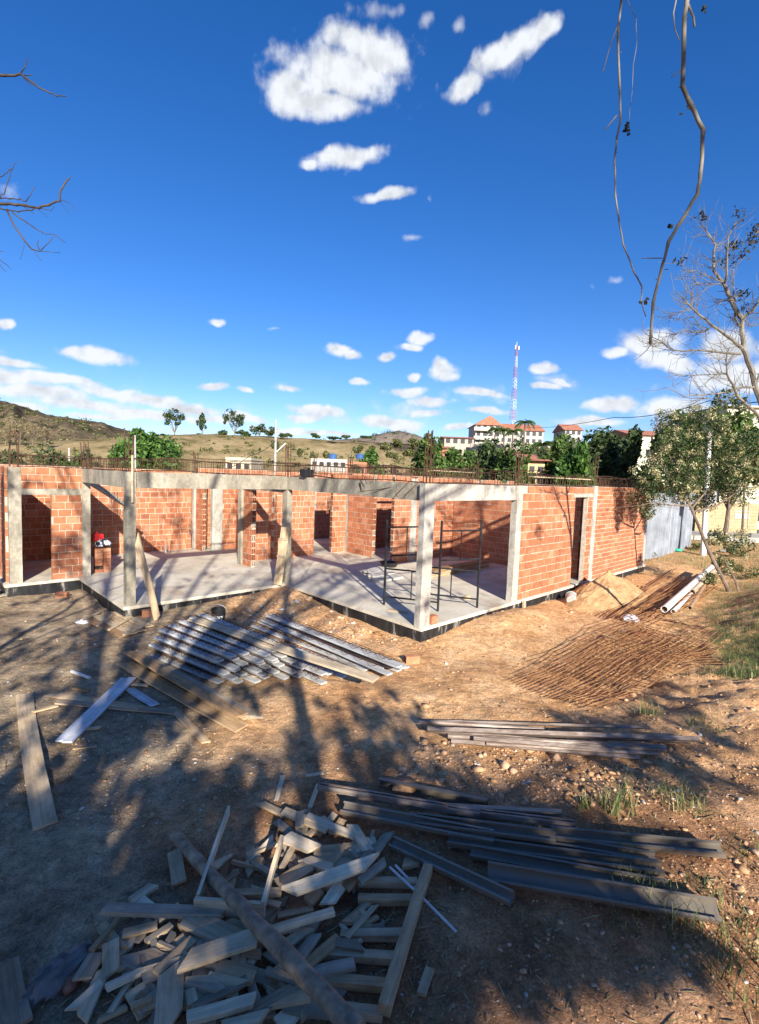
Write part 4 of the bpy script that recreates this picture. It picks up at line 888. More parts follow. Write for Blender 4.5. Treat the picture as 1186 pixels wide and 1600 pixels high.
def clods():
    N = 5200; V = []; F = []; T = []; ico = [(0,0,1),(.89,0,.45),(.28,.85,.45),(-.72,.53,.45),(-.72,-.53,.45),(.28,-.85,.45),(.72,.53,-.45),(-.28,.85,-.45),(-.89,0,-.45),(-.28,-.85,-.45),(.72,-.53,-.45),(0,0,-1)]
    fc = [(0,1,2),(0,2,3),(0,3,4),(0,4,5),(0,5,1),(1,6,2),(2,7,3),(3,8,4),(4,9,5),(5,10,1),(6,7,2),(7,8,3),(8,9,4),(9,10,5),(10,6,1),(6,11,7),(7,11,8),(8,11,9),(9,11,10),(10,11,6)]
    ico = np.array(ico); k = 0
    zones = [((640,930,1180,1260),1700,.018),((560,1180,1186,1600),1300,.016),((0,920,560,1300),1100,.014),((360,930,680,1010),900,.032),((880,900,1010,960),200,.03),((620,1150,1060,1260),650,.03),((120,1130,420,1300),500,.014),((1050,1130,1186,1500),500,.02)]
    for (x0, y0, x1, y1), cnt, s0 in zones:
        for _ in range(int(cnt*1.5)):
            px, py = random.uniform(x0, x1), random.uniform(y0, y1); p = hit_fast(px, py)
            du = (p[0]-X0)*UU[0]+(p[1]-Y0)*UU[1]; dv = (p[0]-X0)*VV[0]+(p[1]-Y0)*VV[1]
            if ((du > -4.2 and dv > 4.75) or (du > -.2 and dv > -.15)): continue
            if p[1] > 26: continue
            s = s0*.36*random.lognormvariate(0, .6)*min(2.2, .5+p[1]/9); q = ico*np.array([s*random.uniform(.7, 1.5), s*random.uniform(.7, 1.3), s*random.uniform(.4, .8)])*(1+.3*rng.standard_normal((12, 1))*.75)
            a = random.uniform(0, 6.28); c_, s_ = math.cos(a), math.sin(a); q = np.stack([q[:, 0]*c_-q[:, 1]*s_, q[:, 0]*s_+q[:, 1]*c_, q[:, 2]], 1)
            q += np.array([p[0], p[1], g(p[0], p[1])+s*.15]); b = len(V)*12; V.append(q); F.append(np.array(fc)+b); white = random.random()
            tt = (random.uniform(.82, 1) if (white < (.2 if px < 560 else .04)) else random.uniform(0, .75)); T.append(np.full(20, tt))
    o = link('clods', mesh_np('clods', np.concatenate(V), np.concatenate(F), np.concatenate(T)), CLOD); tag(o, 'loose clods and pebbles scattered over the dirt', 'gravel', kind='stuff')
def hit_fast(px, py):
    d = raydir(px, py); z = -.2
    for _ in range(7):
        t = (z-CZ)/d[2]; x, y = d[0]*t, d[1]*t; z = .5*z+.5*float(G(x, y, False))
    return (x, y, z)
clods()
# ------------------------------------------------------------------ foliage
def leaves(name, pts, size, mt, parent=None, tints=None, aspect=.45, up=.35, jit=.4, droop=0):
    pts = np.asarray(pts, float); n = len(pts); a = rng.standard_normal((n, 3)); a[:, 2] -= droop; a /= np.linalg.norm(a, axis=1)[:, None]
    nn = rng.standard_normal((n, 3)); nn[:, 2] += up*2; b = np.cross(nn, a); b /= np.linalg.norm(b, axis=1)[:, None]+1e-9
    s = size*(1+jit*rng.uniform(-1, 1, (n, 1))); A = a*s; B = b*s*aspect; N3 = np.cross(a, b)*s*.12
    V = np.stack([pts-A, pts-B*1+N3, pts+A, pts+B+N3], 1).reshape(-1, 3); F = np.arange(4*n).reshape(n, 4)
    if tints is None: tints = np.clip(rng.normal(.5, .25, n), 0, 1)
    return link(name, mesh_np(name, V, F, tints), mt, parent)
def blobs_pts(c, rx, ry, rz, nb, npts, br=.38, low=-.55):
    out = []; c = np.array(c, float)
    cs = []
    while len(cs) < nb:
        q = rng.uniform(-1, 1, 3)
        if np.linalg.norm(q) > .95 or q[2] < low: continue
        cs.append(q*.78)
    per = npts//nb
    for q in cs:
        rb = br*rng.uniform(.45, 1.45); d = rng.standard_normal((per, 3)); d /= np.linalg.norm(d, axis=1)[:, None]; r = rb*rng.uniform(.35, 1.08, (per, 1))**.6
        out.append((q+d*r)*np.array([rx, ry, rz])+c)
    return np.concatenate(out), [np.array(q)*np.array([rx, ry, rz])+c for q in cs]
def tree(px, ytop, dist, wpx, label, mt=LEAF, leaf=.16, n=3500, zb=None, frac=.7, nb=14, name='tree', cat='tree', group=None, trunk_r=None, br=.38, tints=None, ry=None, aspect=.45):
    top = at(px, ytop, dist); zb = (-.35 if zb is None else zb); H = top.z-zb; rx = wpx*dist/FPX/2; rz = H*frac/2
    o = empty(name, (top.x, top.y, zb), 0, label, cat, group); c = (0, 0, H-rz)
    pts, cs = blobs_pts(c, rx, ry or rx, rz, nb, n, br); tt = np.clip(.45+.25*rng.standard_normal(len(pts)), 0, 1)
    leaves('crown', pts, leaf, mt, o, tt, aspect)
    mb = MB(); r0 = trunk_r or max(.05, H*.02); mid = Vector((rx*.06, 0, H*(1-frac)*.9)); mb.tube([(0, 0, -.1), mid*.5+Vector((.04, 0, 0)), mid], [r0, r0*.8, r0*.65], 7)
    for q in cs[:10]: mb.tube([mid, mid.lerp(Vector(q), .5)+Vector((0, 0, .05*H*random.random())), Vector(q)], [r0*.5, r0*.3, r0*.08], 5, cap=False)
    mb.build('trunk', BARK, o); return o
# green trees and shrubs behind the house
tree(222, 652, 40, 118, 'dense bright green rounded tree behind the left bay', LEAFB, .22, 9000, frac=.92, nb=26, br=.3)
for (px, yt, w, lb) in [(30, 706, 80, 'low dark green bush at the far left behind the house'), (85, 702, 70, 'low dark green bush second from the left behind the house'), (140, 702, 60, 'low dark green bush beside the bright green tree')]:
    tree(px, yt, 36, w, lb, LEAFD, .14, 3500, frac=.95, nb=12, name='shrub', cat='bush')
tree(112, 712, 30, 46, 'yellow-green drooping palm-like shrub above the small left doorway', LEAFB, .2, 700, frac=.7, nb=5, name='shrub', cat='bush', aspect=.2)
for (px, yt, w, lb, mt) in [(272, 634, 44, 'tall loose eucalyptus on the ridge, leftmost of the three', LEAFD), (316, 645, 18, 'slim small tree on the ridge, middle of the three', LEAFD), (366, 637, 40, 'round-headed eucalyptus on the ridge, rightmost of the three', LEAFD)]:
    tree(px, yt, 155, w, lb, mt, .34, 1100, zb=at(px, 683, 155).z, frac=.85, nb=20, br=.24)
for i, (px, yt, w) in enumerate([(405, 662, 26), (425, 668, 30), (345, 672, 24), (448, 676, 24), (380, 672, 26), (492, 678, 20), (540, 681, 22), (520, 683, 30), (575, 681, 26)]):
    tree(px, yt, 158, w, ['dark tree on the dry-hill skyline just left of the utility pole','dark tree on the dry-hill skyline immediately behind the utility pole','dark tree on the skyline between the slim and round-headed trees','dark tree on the skyline just right of the utility pole','dark tree on the skyline under the round-headed tree','dark tree on the skyline above the black canister','dark tree on the skyline left of the rocky hill','broad dark tree on the skyline right of the black canister','dark tree on the skyline against the rocky hill'][i], LEAFD, .4, 500, zb=at(px, 686, 158).z, frac=.85, nb=6, group='small skyline trees on the dry hill', name='tree')
for i, (px, yt, w) in enumerate([(600, 690, 28), (622, 686, 30), (645, 684, 34), (640, 700, 30), (582, 698, 20), (612, 706, 26), (470, 700, 14), (430, 690, 14), (560, 694, 18), (508, 702, 12), (655, 700, 30)]):
    tree(px, yt, 115, w, 'scrubby olive bush on the dry hill, '+['just left of the bright green tree','between the skyline and the bright green tree','highest of those below the rocky hill','lower right of the bright green tree','left above the bright green tree','right beside the bright green tree','above the black canister','beside the utility pole arm','above the blue tank on the brick block','above the white block','next to the dark tree behind the corner column'][i], LEAFO, .35, 800, zb=at(px, yt+16, 115).z, frac=.95, nb=6, group='scrub on the dry hill', name='shrub', cat='bush')
for i, (px, yt, w) in enumerate([(8, 650, 30), (30, 645, 34), (50, 655, 30), (70, 662, 26), (15, 668, 30), (-20, 650, 40)]):
    tree(px, yt, 120, w, 'pale leafless grey tree below the left mountain, '+['second from the left','third from the left','fourth from the left','rightmost','lowest of the row','cut off by the left edge'][i], LEAFDRY, .3, 700, zb=at(px, 694, 120).z, frac=.8, nb=8, group='pale bare trees below the left mountain', br=.3, aspect=.12)
tree(583, 700, 60, 48, 'bright green tree in front of the distant brick building', LEAFB, .25, 3000, frac=.95, nb=12)
tree(553, 722, 34, 60, 'olive scrub just above the porch beam', LEAFO, .14, 1200, frac=.9, nb=7, name='shrub', cat='bush', br=.3)
tree(676, 672, 34, 62, 'dark green tree behind the corner column', LEAF, .2, 3600, frac=.9, nb=12)
tree(715, 688, 36, 90, 'mid-green tree right of the dark one behind the corner column', LEAF, .2, 4200, frac=.95, nb=14)
tree(765, 692, 36, 90, 'broad-leaved green tree behind the middle of the facade', LEAFD, .2, 3600, frac=.95, nb=12)
tree(808, 688, 33, 70, 'olive-green tree below the red-roofed house', LEAF, .18, 3600, frac=.95, nb=12)
tree(872, 660, 34, 90, 'tall leafy green tree left of the right-hand pair', LEAF, .2, 7000, frac=.95, nb=22)
tree(940, 655, 33, 92, 'tallest dark leafy tree above the far end of the facade', LEAFD, .2, 9000, frac=.95, nb=26)
tree(912, 672, 36, 70, 'mid-height tree filling the gap between the two tall ones', LEAF, .2, 4200, frac=.95, nb=14)
tree(968, 668, 37, 66, 'olive tree just right of the tallest dark tree', LEAFO, .2, 3600, frac=.95, nb=14)
tree(840, 688, 38, 60, 'dense green tree below the small hilltop house', LEAFD, .2, 3600, frac=.95, nb=14)
tree(905, 690, 30, 60, 'bright leafy low tree in front of the two tall ones', LEAFB, .18, 2600, frac=.95, nb=10)
tree(995, 664, 30, 74, 'dark tree behind the end of the facade', LEAFD, .2, 4200, frac=.95, nb=14)
tree(1150, 625, 26, 120, 'big dark broad-leaved tree at the right edge', LEAF, .16, 8500, zb=.2, frac=.75, nb=24)
tree(1075, 640, 27, 90, 'leafy green tree behind the flowering one', LEAF, .15, 6000, zb=.2, frac=.75, nb=18)
# leaning flowering tree on the bank
def flowering():
    B = hit(1143, 925, 0); D = B.y*_F[1]; D = (np.array(B)-CAM)@_F
    o = empty('flowering_tree', B, 0, 'leaning small tree with pale seed heads on the grassy bank', 'tree'); mb = MB()
    def P(x, y, dz=0): return at(x, y, D+dz)-B
    mb.tube([P(1146, 940), P(1135, 915), P(1122, 890), P(1108, 862), P(1096, 832), P(1086, 808), P(1078, 790)], [.07, .065, .06, .055, .05, .045, .04], 8)
    mb.tube([P(1160, 940), P(1148, 905), P(1138, 885), P(1128, 868)], [.035, .03, .025, .01], 6)
    limbs = [[(1078,790),(1060,760),(1040,735),(1020,720)], [(1078,790),(1075,750),(1080,710),(1084,670)], [(1080,795),(1110,760),(1135,735),(1160,725)], [(1078,790),(1050,790),(1020,785),(1000,790)], [(1082,800),(1120,790),(1150,770),(1165,760)], [(1076,750),(1050,720),(1035,690),(1025,665)], [(1080,720),(1105,690),(1125,670)]]
    ends = []
    for l in limbs:
        dz = random.uniform(-.8, .8); pts = [P(x, y, dz*i/3) for i, (x, y) in enumerate(l)]; mb.tube(pts, [.035, .025, .018, .008][:len(pts)], 6); ends += [p for p in pts[1:]]+[pts[-1]]
    for _ in range(70):
        e = random.choice(ends); q = e+Vector([random.gauss(0, .45) for _ in range(3)]); mb.tube([e, e.lerp(q, .5)+Vector((0, 0, .05)), q], [.008, .005, .003], 4, cap=False)
    mb.build('trunk', BARK, o)
    cl = [(1010,745,30),(1030,715,32),(1000,780,26),(1050,690,30),(1075,700,36),(1085,735,36),(1060,750,34),(1105,745,34),(1130,760,32),(1150,735,32),(1155,770,26),(1110,700,32),(1140,700,30),(1040,660,26),(1085,655,30),(1120,660,26),(1025,770,26),(1100,785,22),(1065,770,24),(1012,800,14),(1130,880,18),(1110,905,12),(1155,850,26),(1120,840,18),(1170,690,26)]
    pl, pf = [], []
    for (x, y, r) in cl:
        c = np.array(P(x, y, random.uniform(-.7, .7))); rr = r*D/FPX*.85
        n1 = int(r*18); d = rng.standard_normal((n1, 3)); d *= (rng.uniform(0, 1, (n1, 1))**.4)*rr/np.linalg.norm(d, axis=1)[:, None]; pl.append(c+d)
        for _ in range(max(4, int(r/2.6))):
            q = rng.standard_normal(3); q = q/np.linalg.norm(q)*rr*rng.uniform(.6, 1.1); m_ = 46; e = rng.standard_normal((m_, 3))*.055; pf.append(c+q+e)
    leaves('foliage', np.concatenate(pl), .055, LEAFD, o, aspect=.3); leaves('seed_heads', np.concatenate(pf), .032, LEAFY, o, aspect=.4)
flowering()
# bare tree at the right edge
def zp(l, ox, oy, sc): return [(ox+x/sc, oy+y/sc) for x, y in l]
def bare(name, label, D, limbs, base, sc, ox, oy, r0, twigs=160, leaf=True, tw_len=.45, mt=TWIG, tiplist=None, cat='tree', seed=1):
    random.seed(seed); o = empty(name, base, 0, label, cat); mb = MB(); B = Vector(base); segs = []
    for (l, ra, rb, dz) in limbs:
        P = [at(x, y, D+dz*i/len(l))-B for i, (x, y) in enumerate(zp(l, ox, oy, sc))]
        n = len(P); Q = []
        for i in range(n-1):
            for t in (0, .5): Q.append(P[i].lerp(P[i+1], t)+(Vector([random.uniform(-1, 1)*.012 for _ in range(3)]) if t else Vector()))
        Q.append(P[-1]); mb.tube(Q, [ra+(rb-ra)*i/(len(Q)-1) for i in range(len(Q))], 7); segs += [(Q[i], Q[i+1]) for i in range(len(Q)-1) if ra+(rb-ra)*i/len(Q) < r0*.75]
    tips = []
    for _ in range(twigs):
        a, b = random.choice(segs); p = a.lerp(b, random.random()); d = (b-a).normalized(); q = Vector([random.gauss(0, 1) for _ in range(3)]); q.y *= .6; q = (q-d*q.dot(d)).normalized(); d = (d*random.uniform(.3, 1)+q*.8+Vector((-.15, 0, .1))).normalized(); L = tw_len*random.uniform(.35, 1.3)
        m1 = p+d*L*.4+Vector([random.uniform(-.03, .03) for _ in range(3)]); m2 = p+d*L*.75+Vector([random.uniform(-.06, .06) for _ in range(3)])+Vector((0, 0, .03)); e = m2+(m2-m1).normalized()*L*.4+Vector((0, 0, .04)); r = r0*.11
        mb.tube([p, m1, m2, e], [r, r*.75, r*.5, r*.28], 4, cap=False); tips.append(e)
        for m_ in (m1, m2):
            if random.random() < .6:
                k = m_+Vector([random.gauss(0, .09) for _ in range(3)])*(L/.4); mb.tube([m_, k], [r*.5, r*.2], 4, cap=False); tips.append(k)
    mb.build('branches', mt, o); return o, tips
RB = hit(1300, 950, 0); 
o, tips = bare('bare_tree', 'nearly leafless pale tree at the right edge with dark dry leaf tufts', 9.0, [
 ([(1500,2700),(1330,2000),(1200,1500),(1107,1250),(1070,1130),(1030,1010),(1000,930),(993,830),(995,730)], .055, .036, 0),
 ([(995,730),(940,650),(905,570),(870,490),(800,400),(800,310),(815,230),(770,160),(725,90)], .042, .008, .5),
 ([(870,490),(890,430),(892,300),(900,180),(950,70)], .022, .005, -.4), ([(975,780),(945,720),(940,600),(935,450),(940,270)], .02, .005, .3),
 ([(1000,720),(1060,680),(1107,600),(1180,520)], .028, .012, -.3), ([(1000,930),(930,870),(860,820),(780,765),(700,700),(640,640),(560,550)], .032, .007, -.5),
 ([(790,780),(740,815),(680,820),(600,800),(520,850)], .015, .004, .3), ([(985,965),(850,955),(700,940),(600,945),(520,940),(430,870),(340,830)], .022, .005, .5),
 ([(430,880),(380,895),(400,925)], .008, .003, .1), ([(1075,1190),(980,1190),(900,1220),(740,1240),(600,1250),(480,1190)], .02, .005, -.4),
 ([(1250,1620),(1107,1390),(1050,1330),(960,1250),(930,1170),(890,1100),(885,1000),(910,920)], .035, .008, -.5), ([(890,1100),(780,1105),(650,1110),(520,1095)], .013, .004, .2),
 ([(950,1240),(880,1290),(800,1270),(700,1260)], .012, .004, .2), ([(1080,1200),(1107,1100),(1190,950)], .02, .006, .2), ([(640,640),(650,600),(655,575)], .008, .003, 0), ([(640,650),(560,690),(500,715)], .007, .003, 0), ([(720,800),(660,710),(520,750)], .007, .003, .2),
 ([(860,480),(760,440),(690,400),(600,400),(580,345)], .010, .003, .2), ([(850,490),(740,490),(640,480)], .008, .003, .1), ([(940,600),(860,600),(800,620)], .008, .003, .1), ([(1000,720),(1050,780),(1107,760)], .01, .004, .1)],
 RB, 4.324, 930, 330, .055, 430, tw_len=.40, mt=TWIGD)
B = Vector(RB); lp = []
for (x, y) in [(720,45),(985,20),(1085,110),(1075,195),(930,235),(1010,285),(870,340),(985,560),(1025,660),(570,345),(1090,140),(1060,215),(950,240)]:
    c = np.array(at(*zp([(x, y)], 930, 330, 4.324)[0], 9.0)-B); lp.append(c+rng.standard_normal((22, 3))*np.array([.07, .06, .05]))
leaves('dry_leaves', np.concatenate(lp), .045, DRYLEAF, o, aspect=.35, droop=.5)
# overhanging tree: stands behind the camera, drops two branches into the top right of the view
def shadow_point(px, py, z, h):         # a point h metres above the surface z on the way from it to the sun
    p = plane(px, py, z); t = h/TOSUN[2]; return np.array(p)+TOSUN*t
def visible(p):
    d = np.asarray(p)-CAM; zf = d@_F
    if zf < .05: return False
    x = PCX+FPX*(d@_R)/zf; y = PCY-FPX*(d@_U)/zf; return -60 < x < 1246 and -60 < y < 1660
HOLES = [(500,1350,42,22),(430,1400,30,26),(560,1450,26,40),(330,1480,34,16),(240,1560,30,16),(520,1300,50,14),(400,1540,26,20),(700,1480,60,16),(860,1520,70,14),(1000,1480,60,14),(620,1400,22,24),(150,1420,30,12),(245,1188,50,20),(365,1150,45,35),(185,1325,28,32),(330,1292,45,13),(12,1375,20,35),(418,1285,12,34),(150,960,70,14),(40,975,40,10),(1080,1262,70,26),(960,1238,55,20),(1150,1430,50,70),(480,1240,20,10),(60,1040,25,9),(500,1320,60,16),(560,1370,50,14),(250,1330,14,10),(420,1150,14,30),(930,1400,60,10),(1060,1330,50,12)]
THIN = [(480,1440,150,110,.55),(250,1500,190,120,.7),(120,1380,110,60,.4),(540,1330,80,40,.6),(200,1250,200,60,.3),(470,1330,110,60,.75),(560,1400,90,70,.6),(300,1480,90,50,.5),(120,1250,110,60,.5),(60,1130,70,50,.5),(330,1180,90,50,.5),(700,1300,120,40,.5),(960,1330,140,50,.6),(1080,1400,90,90,.65),(900,1560,200,30,.4),(420,1540,60,40,.5)]
def crown_from_shade(items):
    P = []
    for (cx, cy, rx, ry, z, dens, h0, h1) in items:
        for _ in range(int(dens*.58)):
            a = random.uniform(0, 2*PI); r = math.sqrt(random.random()); x, y = cx+rx*r*math.cos(a), cy+ry*r*math.sin(a)
            if any(((x-a_)/c_)**2+((y-b_)/d_)**2 < random.uniform(.7, 1.3) for a_, b_, c_, d_ in HOLES): continue
            if any(((x-a_)/c_)**2+((y-b_)/d_)**2 < 1 and random.random() < w_ for a_, b_, c_, d_, w_ in THIN): continue
            p = shadow_point(x, y, z, random.uniform(h0, h1))
            if visible(p): continue
            P.append(p+np.array([random.uniform(-.1, .1) for _ in range(3)]))
    return np.array(P)
def big_tree(name, label, base, items, leafsize, fork, mt=LEAFD):
    o = empty(name, base, 0, label, 'tree'); P = crown_from_shade(items); B = np.array(base); leaves('crown', P-B, leafsize, mt, o, aspect=.6)
    mb = MB(); F_ = Vector(fork)-Vector(base); mb.tube([(0, 0, -.2), F_*.5+Vector((.1, 0, 0)), F_], [.32, .26, .22], 10)
    idx = rng.choice(len(P), 26, replace=False)
    for i in idx:
        e = Vector(P[i]-B); m1 = F_.lerp(e, .4)+Vector((random.uniform(-.3, .3), random.uniform(-.3, .3), .4)); m2 = F_.lerp(e, .75)+Vector((random.uniform(-.2, .2), random.uniform(-.2, .2), .15))
        if any(visible(np.array(q)+B) for q in (m1, m2, e)): continue
        mb.tube([F_, m1, m2, e], [.08, .045, .025, .01], 5, cap=False)
    mb.build('trunk', BARK, o); return o
SHADE_A = [ # cx, cy, rx, ry (photo px of the shade on the ground), ground z, leaf count, height range
 (180,1480,330,190,-.25,2000,3.5,6.5), (480,1500,220,150,-.15,1400,3.5,6.5), (120,1240,240,130,-.3,900,4,6.5), (330,1230,170,110,-.3,600,4.5,6.5), (100,1080,170,75,-.33,330,5,7), (90,980,110,50,-.33,180,5.5,7.5), (330,1075,120,40,-.3,200,5,7), (560,1130,110,60,-.25,240,4.5,7), (330,1330,200,80,-.3,700,4,6.5), (60,1360,150,150,-.3,900,4,6.5), (640,1190,90,40,-.2,110,4.5,6.5)]
SHADE_B = [(820,1500,330,110,.1,2300,3.2,6), (640,1400,160,100,0,900,3.5,6), (800,1330,250,60,0,900,3.6,6), (900,1560,330,80,.15,1300,3.2,6), (1080,1160,120,30,.2,170,3.6,6), (690,1260,130,25,-.05,160,4,6), (1120,1230,90,30,.2,90,3.6,6), (1130,1090,60,25,.3,60,4,6)]
big_tree('overhanging_tree', 'big tree standing behind the viewer on the left, shading the yard', (-2.5, -6.0, 1.0), SHADE_A, .12, (-2.2, -6.5, 3.2))
ot = big_tree('overhanging_tree', 'tree behind the viewer with bare branches hanging into the top right', (2.6, -5.0, 1.0), SHADE_B, .12, (2.4, -5.2, 3.0))
def hang(l, D, ra, rb, ox, oy, sc, parent, name='hanging_branch', jit=.0022, knots=True, twigs=(), mt=None):
    P = [at(x, y, D) for x, y in zp(l, ox, oy, sc)]; B = Vector(parent.location); mb = MB(); Q = []
    for i in range(len(P)-1):
        for t in (0, .33, .66): Q.append(P[i].lerp(P[i+1], t)+Vector([random.uniform(-jit, jit) for _ in range(3)]))
    Q.append(P[-1]); mb.tube([q-B for q in Q], [(ra+(rb-ra)*i/(len(Q)-1))*(1.0+(.25*random.random() if knots and i % 3 == 0 else 0)) for i in range(len(Q))], 8)
    for tl, rr in twigs: mb.tube([at(x, y, D)-B for x, y in zp(tl, ox, oy, sc)], [rr*(1-.5*i/len(tl)) for i in range(len(tl))], 5)
    for q in Q[2::2]:
        if random.random() < .6: mb.tube([q-B, q-B+Vector((random.uniform(-.02, .02), 0, random.uniform(-.015, .02)))], [ra*.4, ra*.15], 4)
    return mb.build(name, mt or TWIGD, parent, smooth=True)
# these join the right-hand tree above the frame
hang([(600,-1100),(480,-500),(425,0),(410,100),(405,400),(440,480),(500,600),(490,800),(472,900),(400,1020),(340,1120),(310,1230),(270,1400),(255,1590)], 2.6, .0125, .007, 930, 0, 2.963, ot, twigs=[([(430,20),(455,80),(460,125)],.007),([(375,0),(362,60),(368,130),(388,185)],.004),([(395,325),(370,345),(352,358)],.003),([(310,1195),(260,1195),(215,1195)],.003),([(385,1040),(360,1040),(345,1055)],.002)])
hang([(300,-1100),(180,-500),(122,0),(105,170),(112,400),(118,550),(100,640),(90,740),(95,900),(108,1010),(130,1130),(180,1260),(218,1330),(212,1390),(235,1465)], 2.8, .007, .003, 930, 0, 2.963, ot, twigs=[([(110,110),(75,190),(36,332)],.0035),([(100,535),(70,570),(42,605)],.004),([(215,1390),(240,1410),(245,1385)],.002)])
hang([(150,0),(190,90),(192,200),(178,300),(170,430),(157,560)], 3.0, .0018, .0012, 930, 0, 2.963, ot, knots=False)
mb = MB()
for (x, y) in [(150, 595), (142, 605), (240, 1395), (500, 50), (430, 490), (425, 500), (352, 1050)]:
    c = at(*zp([(x, y)], 930, 0, 2.963)[0], 2.75)-Vector(ot.location)
    for _ in range(4):
        d = Vector([random.gauss(0, .012) for _ in range(3)]); mb.box(c+d-Vector((.008, .001, .006)), c+d+Vector((.008, .001, .006)), .3, None, .004)
mb.build('dry_leaves', DRYLEAF, ot)
# limb from the trunk to the hanging branches
mb = MB(); B = Vector(ot.location); e = at(930+600/2.963, -1100/2.963, 2.6)-B; e2 = at(930+300/2.963, -1100/2.963, 2.8)-B
mb.tube([Vector((-.2, -.2, 2.0)), Vector((-.4, 1.8, 5.0)), (e+e2)/2+Vector((.1, -.5, .5)), e], [.13, .09, .035, .0125], 8); mb.tube([(e+e2)/2+Vector((.1, -.5, .5)), e2], [.02, .007], 6); mb.build('overhead_limb', BARK, ot)
# left edge twigs
lt = empty('twiggy_tree', (-4.6, .6, .1), 0, 'bare twiggy tree mostly outside the left edge, its branch tips in the view', 'tree')
random.seed(5)
def lh(l, ra, rb, D=3.4, tw=()): hang(l, D, ra, rb, 0, 60, 4.0, lt, 'branch', .004, True, tw, DARKBARK)
lh([(-500,260),(-200,235),(0,228),(70,232),(130,222),(160,245),(215,285),(290,330),(350,358),(412,362)], .010, .003, tw=[([(130,215),(160,175),(170,125)],.004),([(140,230),(205,230)],.0035),([(150,245),(180,280),(210,295)],.003)])
lh([(-500,1120),(-200,1060),(-60,1040),(0,1036),(100,1038),(160,1045),(240,1060),(300,1040),(375,1012),(378,965),(405,910),(438,870)], .012, .004, tw=[([(160,1020),(190,980),(218,925)],.003),([(240,1060),(320,1075),(340,1050)],.0025),([(240,1070),(300,1120)],.0015),([(385,1010),(440,1030),(470,1070)],.002),([(380,1020),(400,1050),(430,1090)],.0015),([(130,1040),(180,1070),(212,1095)],.003)])
lh([(0,1060),(50,1075),(110,1080),(200,1070),(245,1055)], .005, .003); lh([(40,1070),(90,1170),(140,1250),(200,1320),(250,1330)], .006, .004, tw=[([(250,1330),(320,1335),(378,1342)],.002),([(255,1325),(310,1270),(335,1240)],.003),([(245,1320),(232,1290),(242,1260)],.0035),([(215,1330),(240,1370),(260,1390)],.002),([(150,1260),(150,1310),(125,1385)],.0015)])
lh([(80,1090),(150,1140),(220,1185),(280,1220),(345,1228),(408,1276)], .004, .0015); lh([(0,995),(60,1000),(130,1005),(165,1020)], .004, .003); lh([(-60,1010),(0,990),(35,960),(55,880),(80,810),(105,765)], .004, .0015); lh([(-60,890),(0,868),(45,840),(75,815)], .004, .002)
lh([(-60,1330),(20,1330)], .003, .002); lh([(-20,1370),(30,1405),(70,1442)], .0025, .0015); lh([(-10,1400),(20,1440),(42,1458)], .002, .0012)
mb = MB(); B = Vector(lt.location)
for k_ in range(1): mb.tube([(0, 0, -.3), Vector((.1, .4, 1.5)), Vector((.2, .9, 3.2)), Vector((.5, 1.4, 4.6))], [.1, .08, .06, .03], 8); mb.tube([Vector((.2, .9, 3.2)), at(-125, 340, 3.4)-B], [.04, .012], 6); mb.tube([Vector((.5, 1.4, 4.6)), at(-125, 125, 3.4)-B], [.03, .010], 6); mb.tube([Vector((.1, .4, 2.6)), at(-15, 392, 3.4)-B], [.03, .003], 6)
mb.build('trunk', BARK, lt)
# ------------------------------------------------------------------ thin dapple: sparse high branches shading slab, beams and columns
def dapple():
    base = (1.2, -9.0, 1.2); o = empty('overhanging_tree', base, 0, 'tall sparse tree far behind the viewer, dappling the house', 'tree'); B = np.array(base); P = []
    for (px, py, z, r, n) in [(662,870,1.2,.45,26),(662,775,2.7,.5,26),(560,760,2.7,.5,30),(640,765,2.7,.4,20),(450,760,2.7,.3,14),(380,750,2.7,.5,24),(260,745,2.7,.5,22),(150,735,2.7,.4,16),(205,800,2.0,.35,18),(205,880,.8,.3,16),(20,800,2,.5,30),(60,780,2,.6,30),(110,850,1,.5,26),(450,840,1.2,.3,12),(740,768,2.7,.4,20),(700,765,2.7,.3,14),(800,850,1.2,.25,8),(330,900,0,.8,44),(420,880,0,.6,24),(520,900,0,.5,26),(560,930,0,.5,24),(250,920,0,.5,22),(480,890,0,.4,16),(280,800,1.5,.35,22),(730,790,2,.4,18),(720,930,0,.5,20),(620,960,-.2,.4,22)]:
        for _ in range(int(n*(2.4 if z > .5 else .6))):
            s = np.array([random.gauss(0, 1)*r*.6 for _ in range(3)])*np.array([1, .4, 1]); q = np.array(plane(px, py, z))
            t = random.uniform(4.2, 7.0)/TOSUN[2]; t2 = q+TOSUN*max(t, (12.5+q[1]*.3)) + s
            if visible(t2): continue
            P.append(t2)
    P = np.array(P)-B; leaves('crown', P, .11, LEAFD, o, aspect=.5); mb = MB(); F_ = Vector((0, 0, 5.0)); mb.tube([(0, 0, -.3), (0.1, 0, 2.5), F_], [.3, .22, .16], 9)
    for i in rng.choice(len(P), 50, replace=False):
        e = Vector(P[i]); m1 = F_.lerp(e, .5)+Vector((0, 0, .5))
        if visible(np.array(m1)+B): continue
        mb.tube([F_, m1, e], [.06, .035, .01], 5, cap=False)
    mb.build('trunk', BARK, o)
dapple()
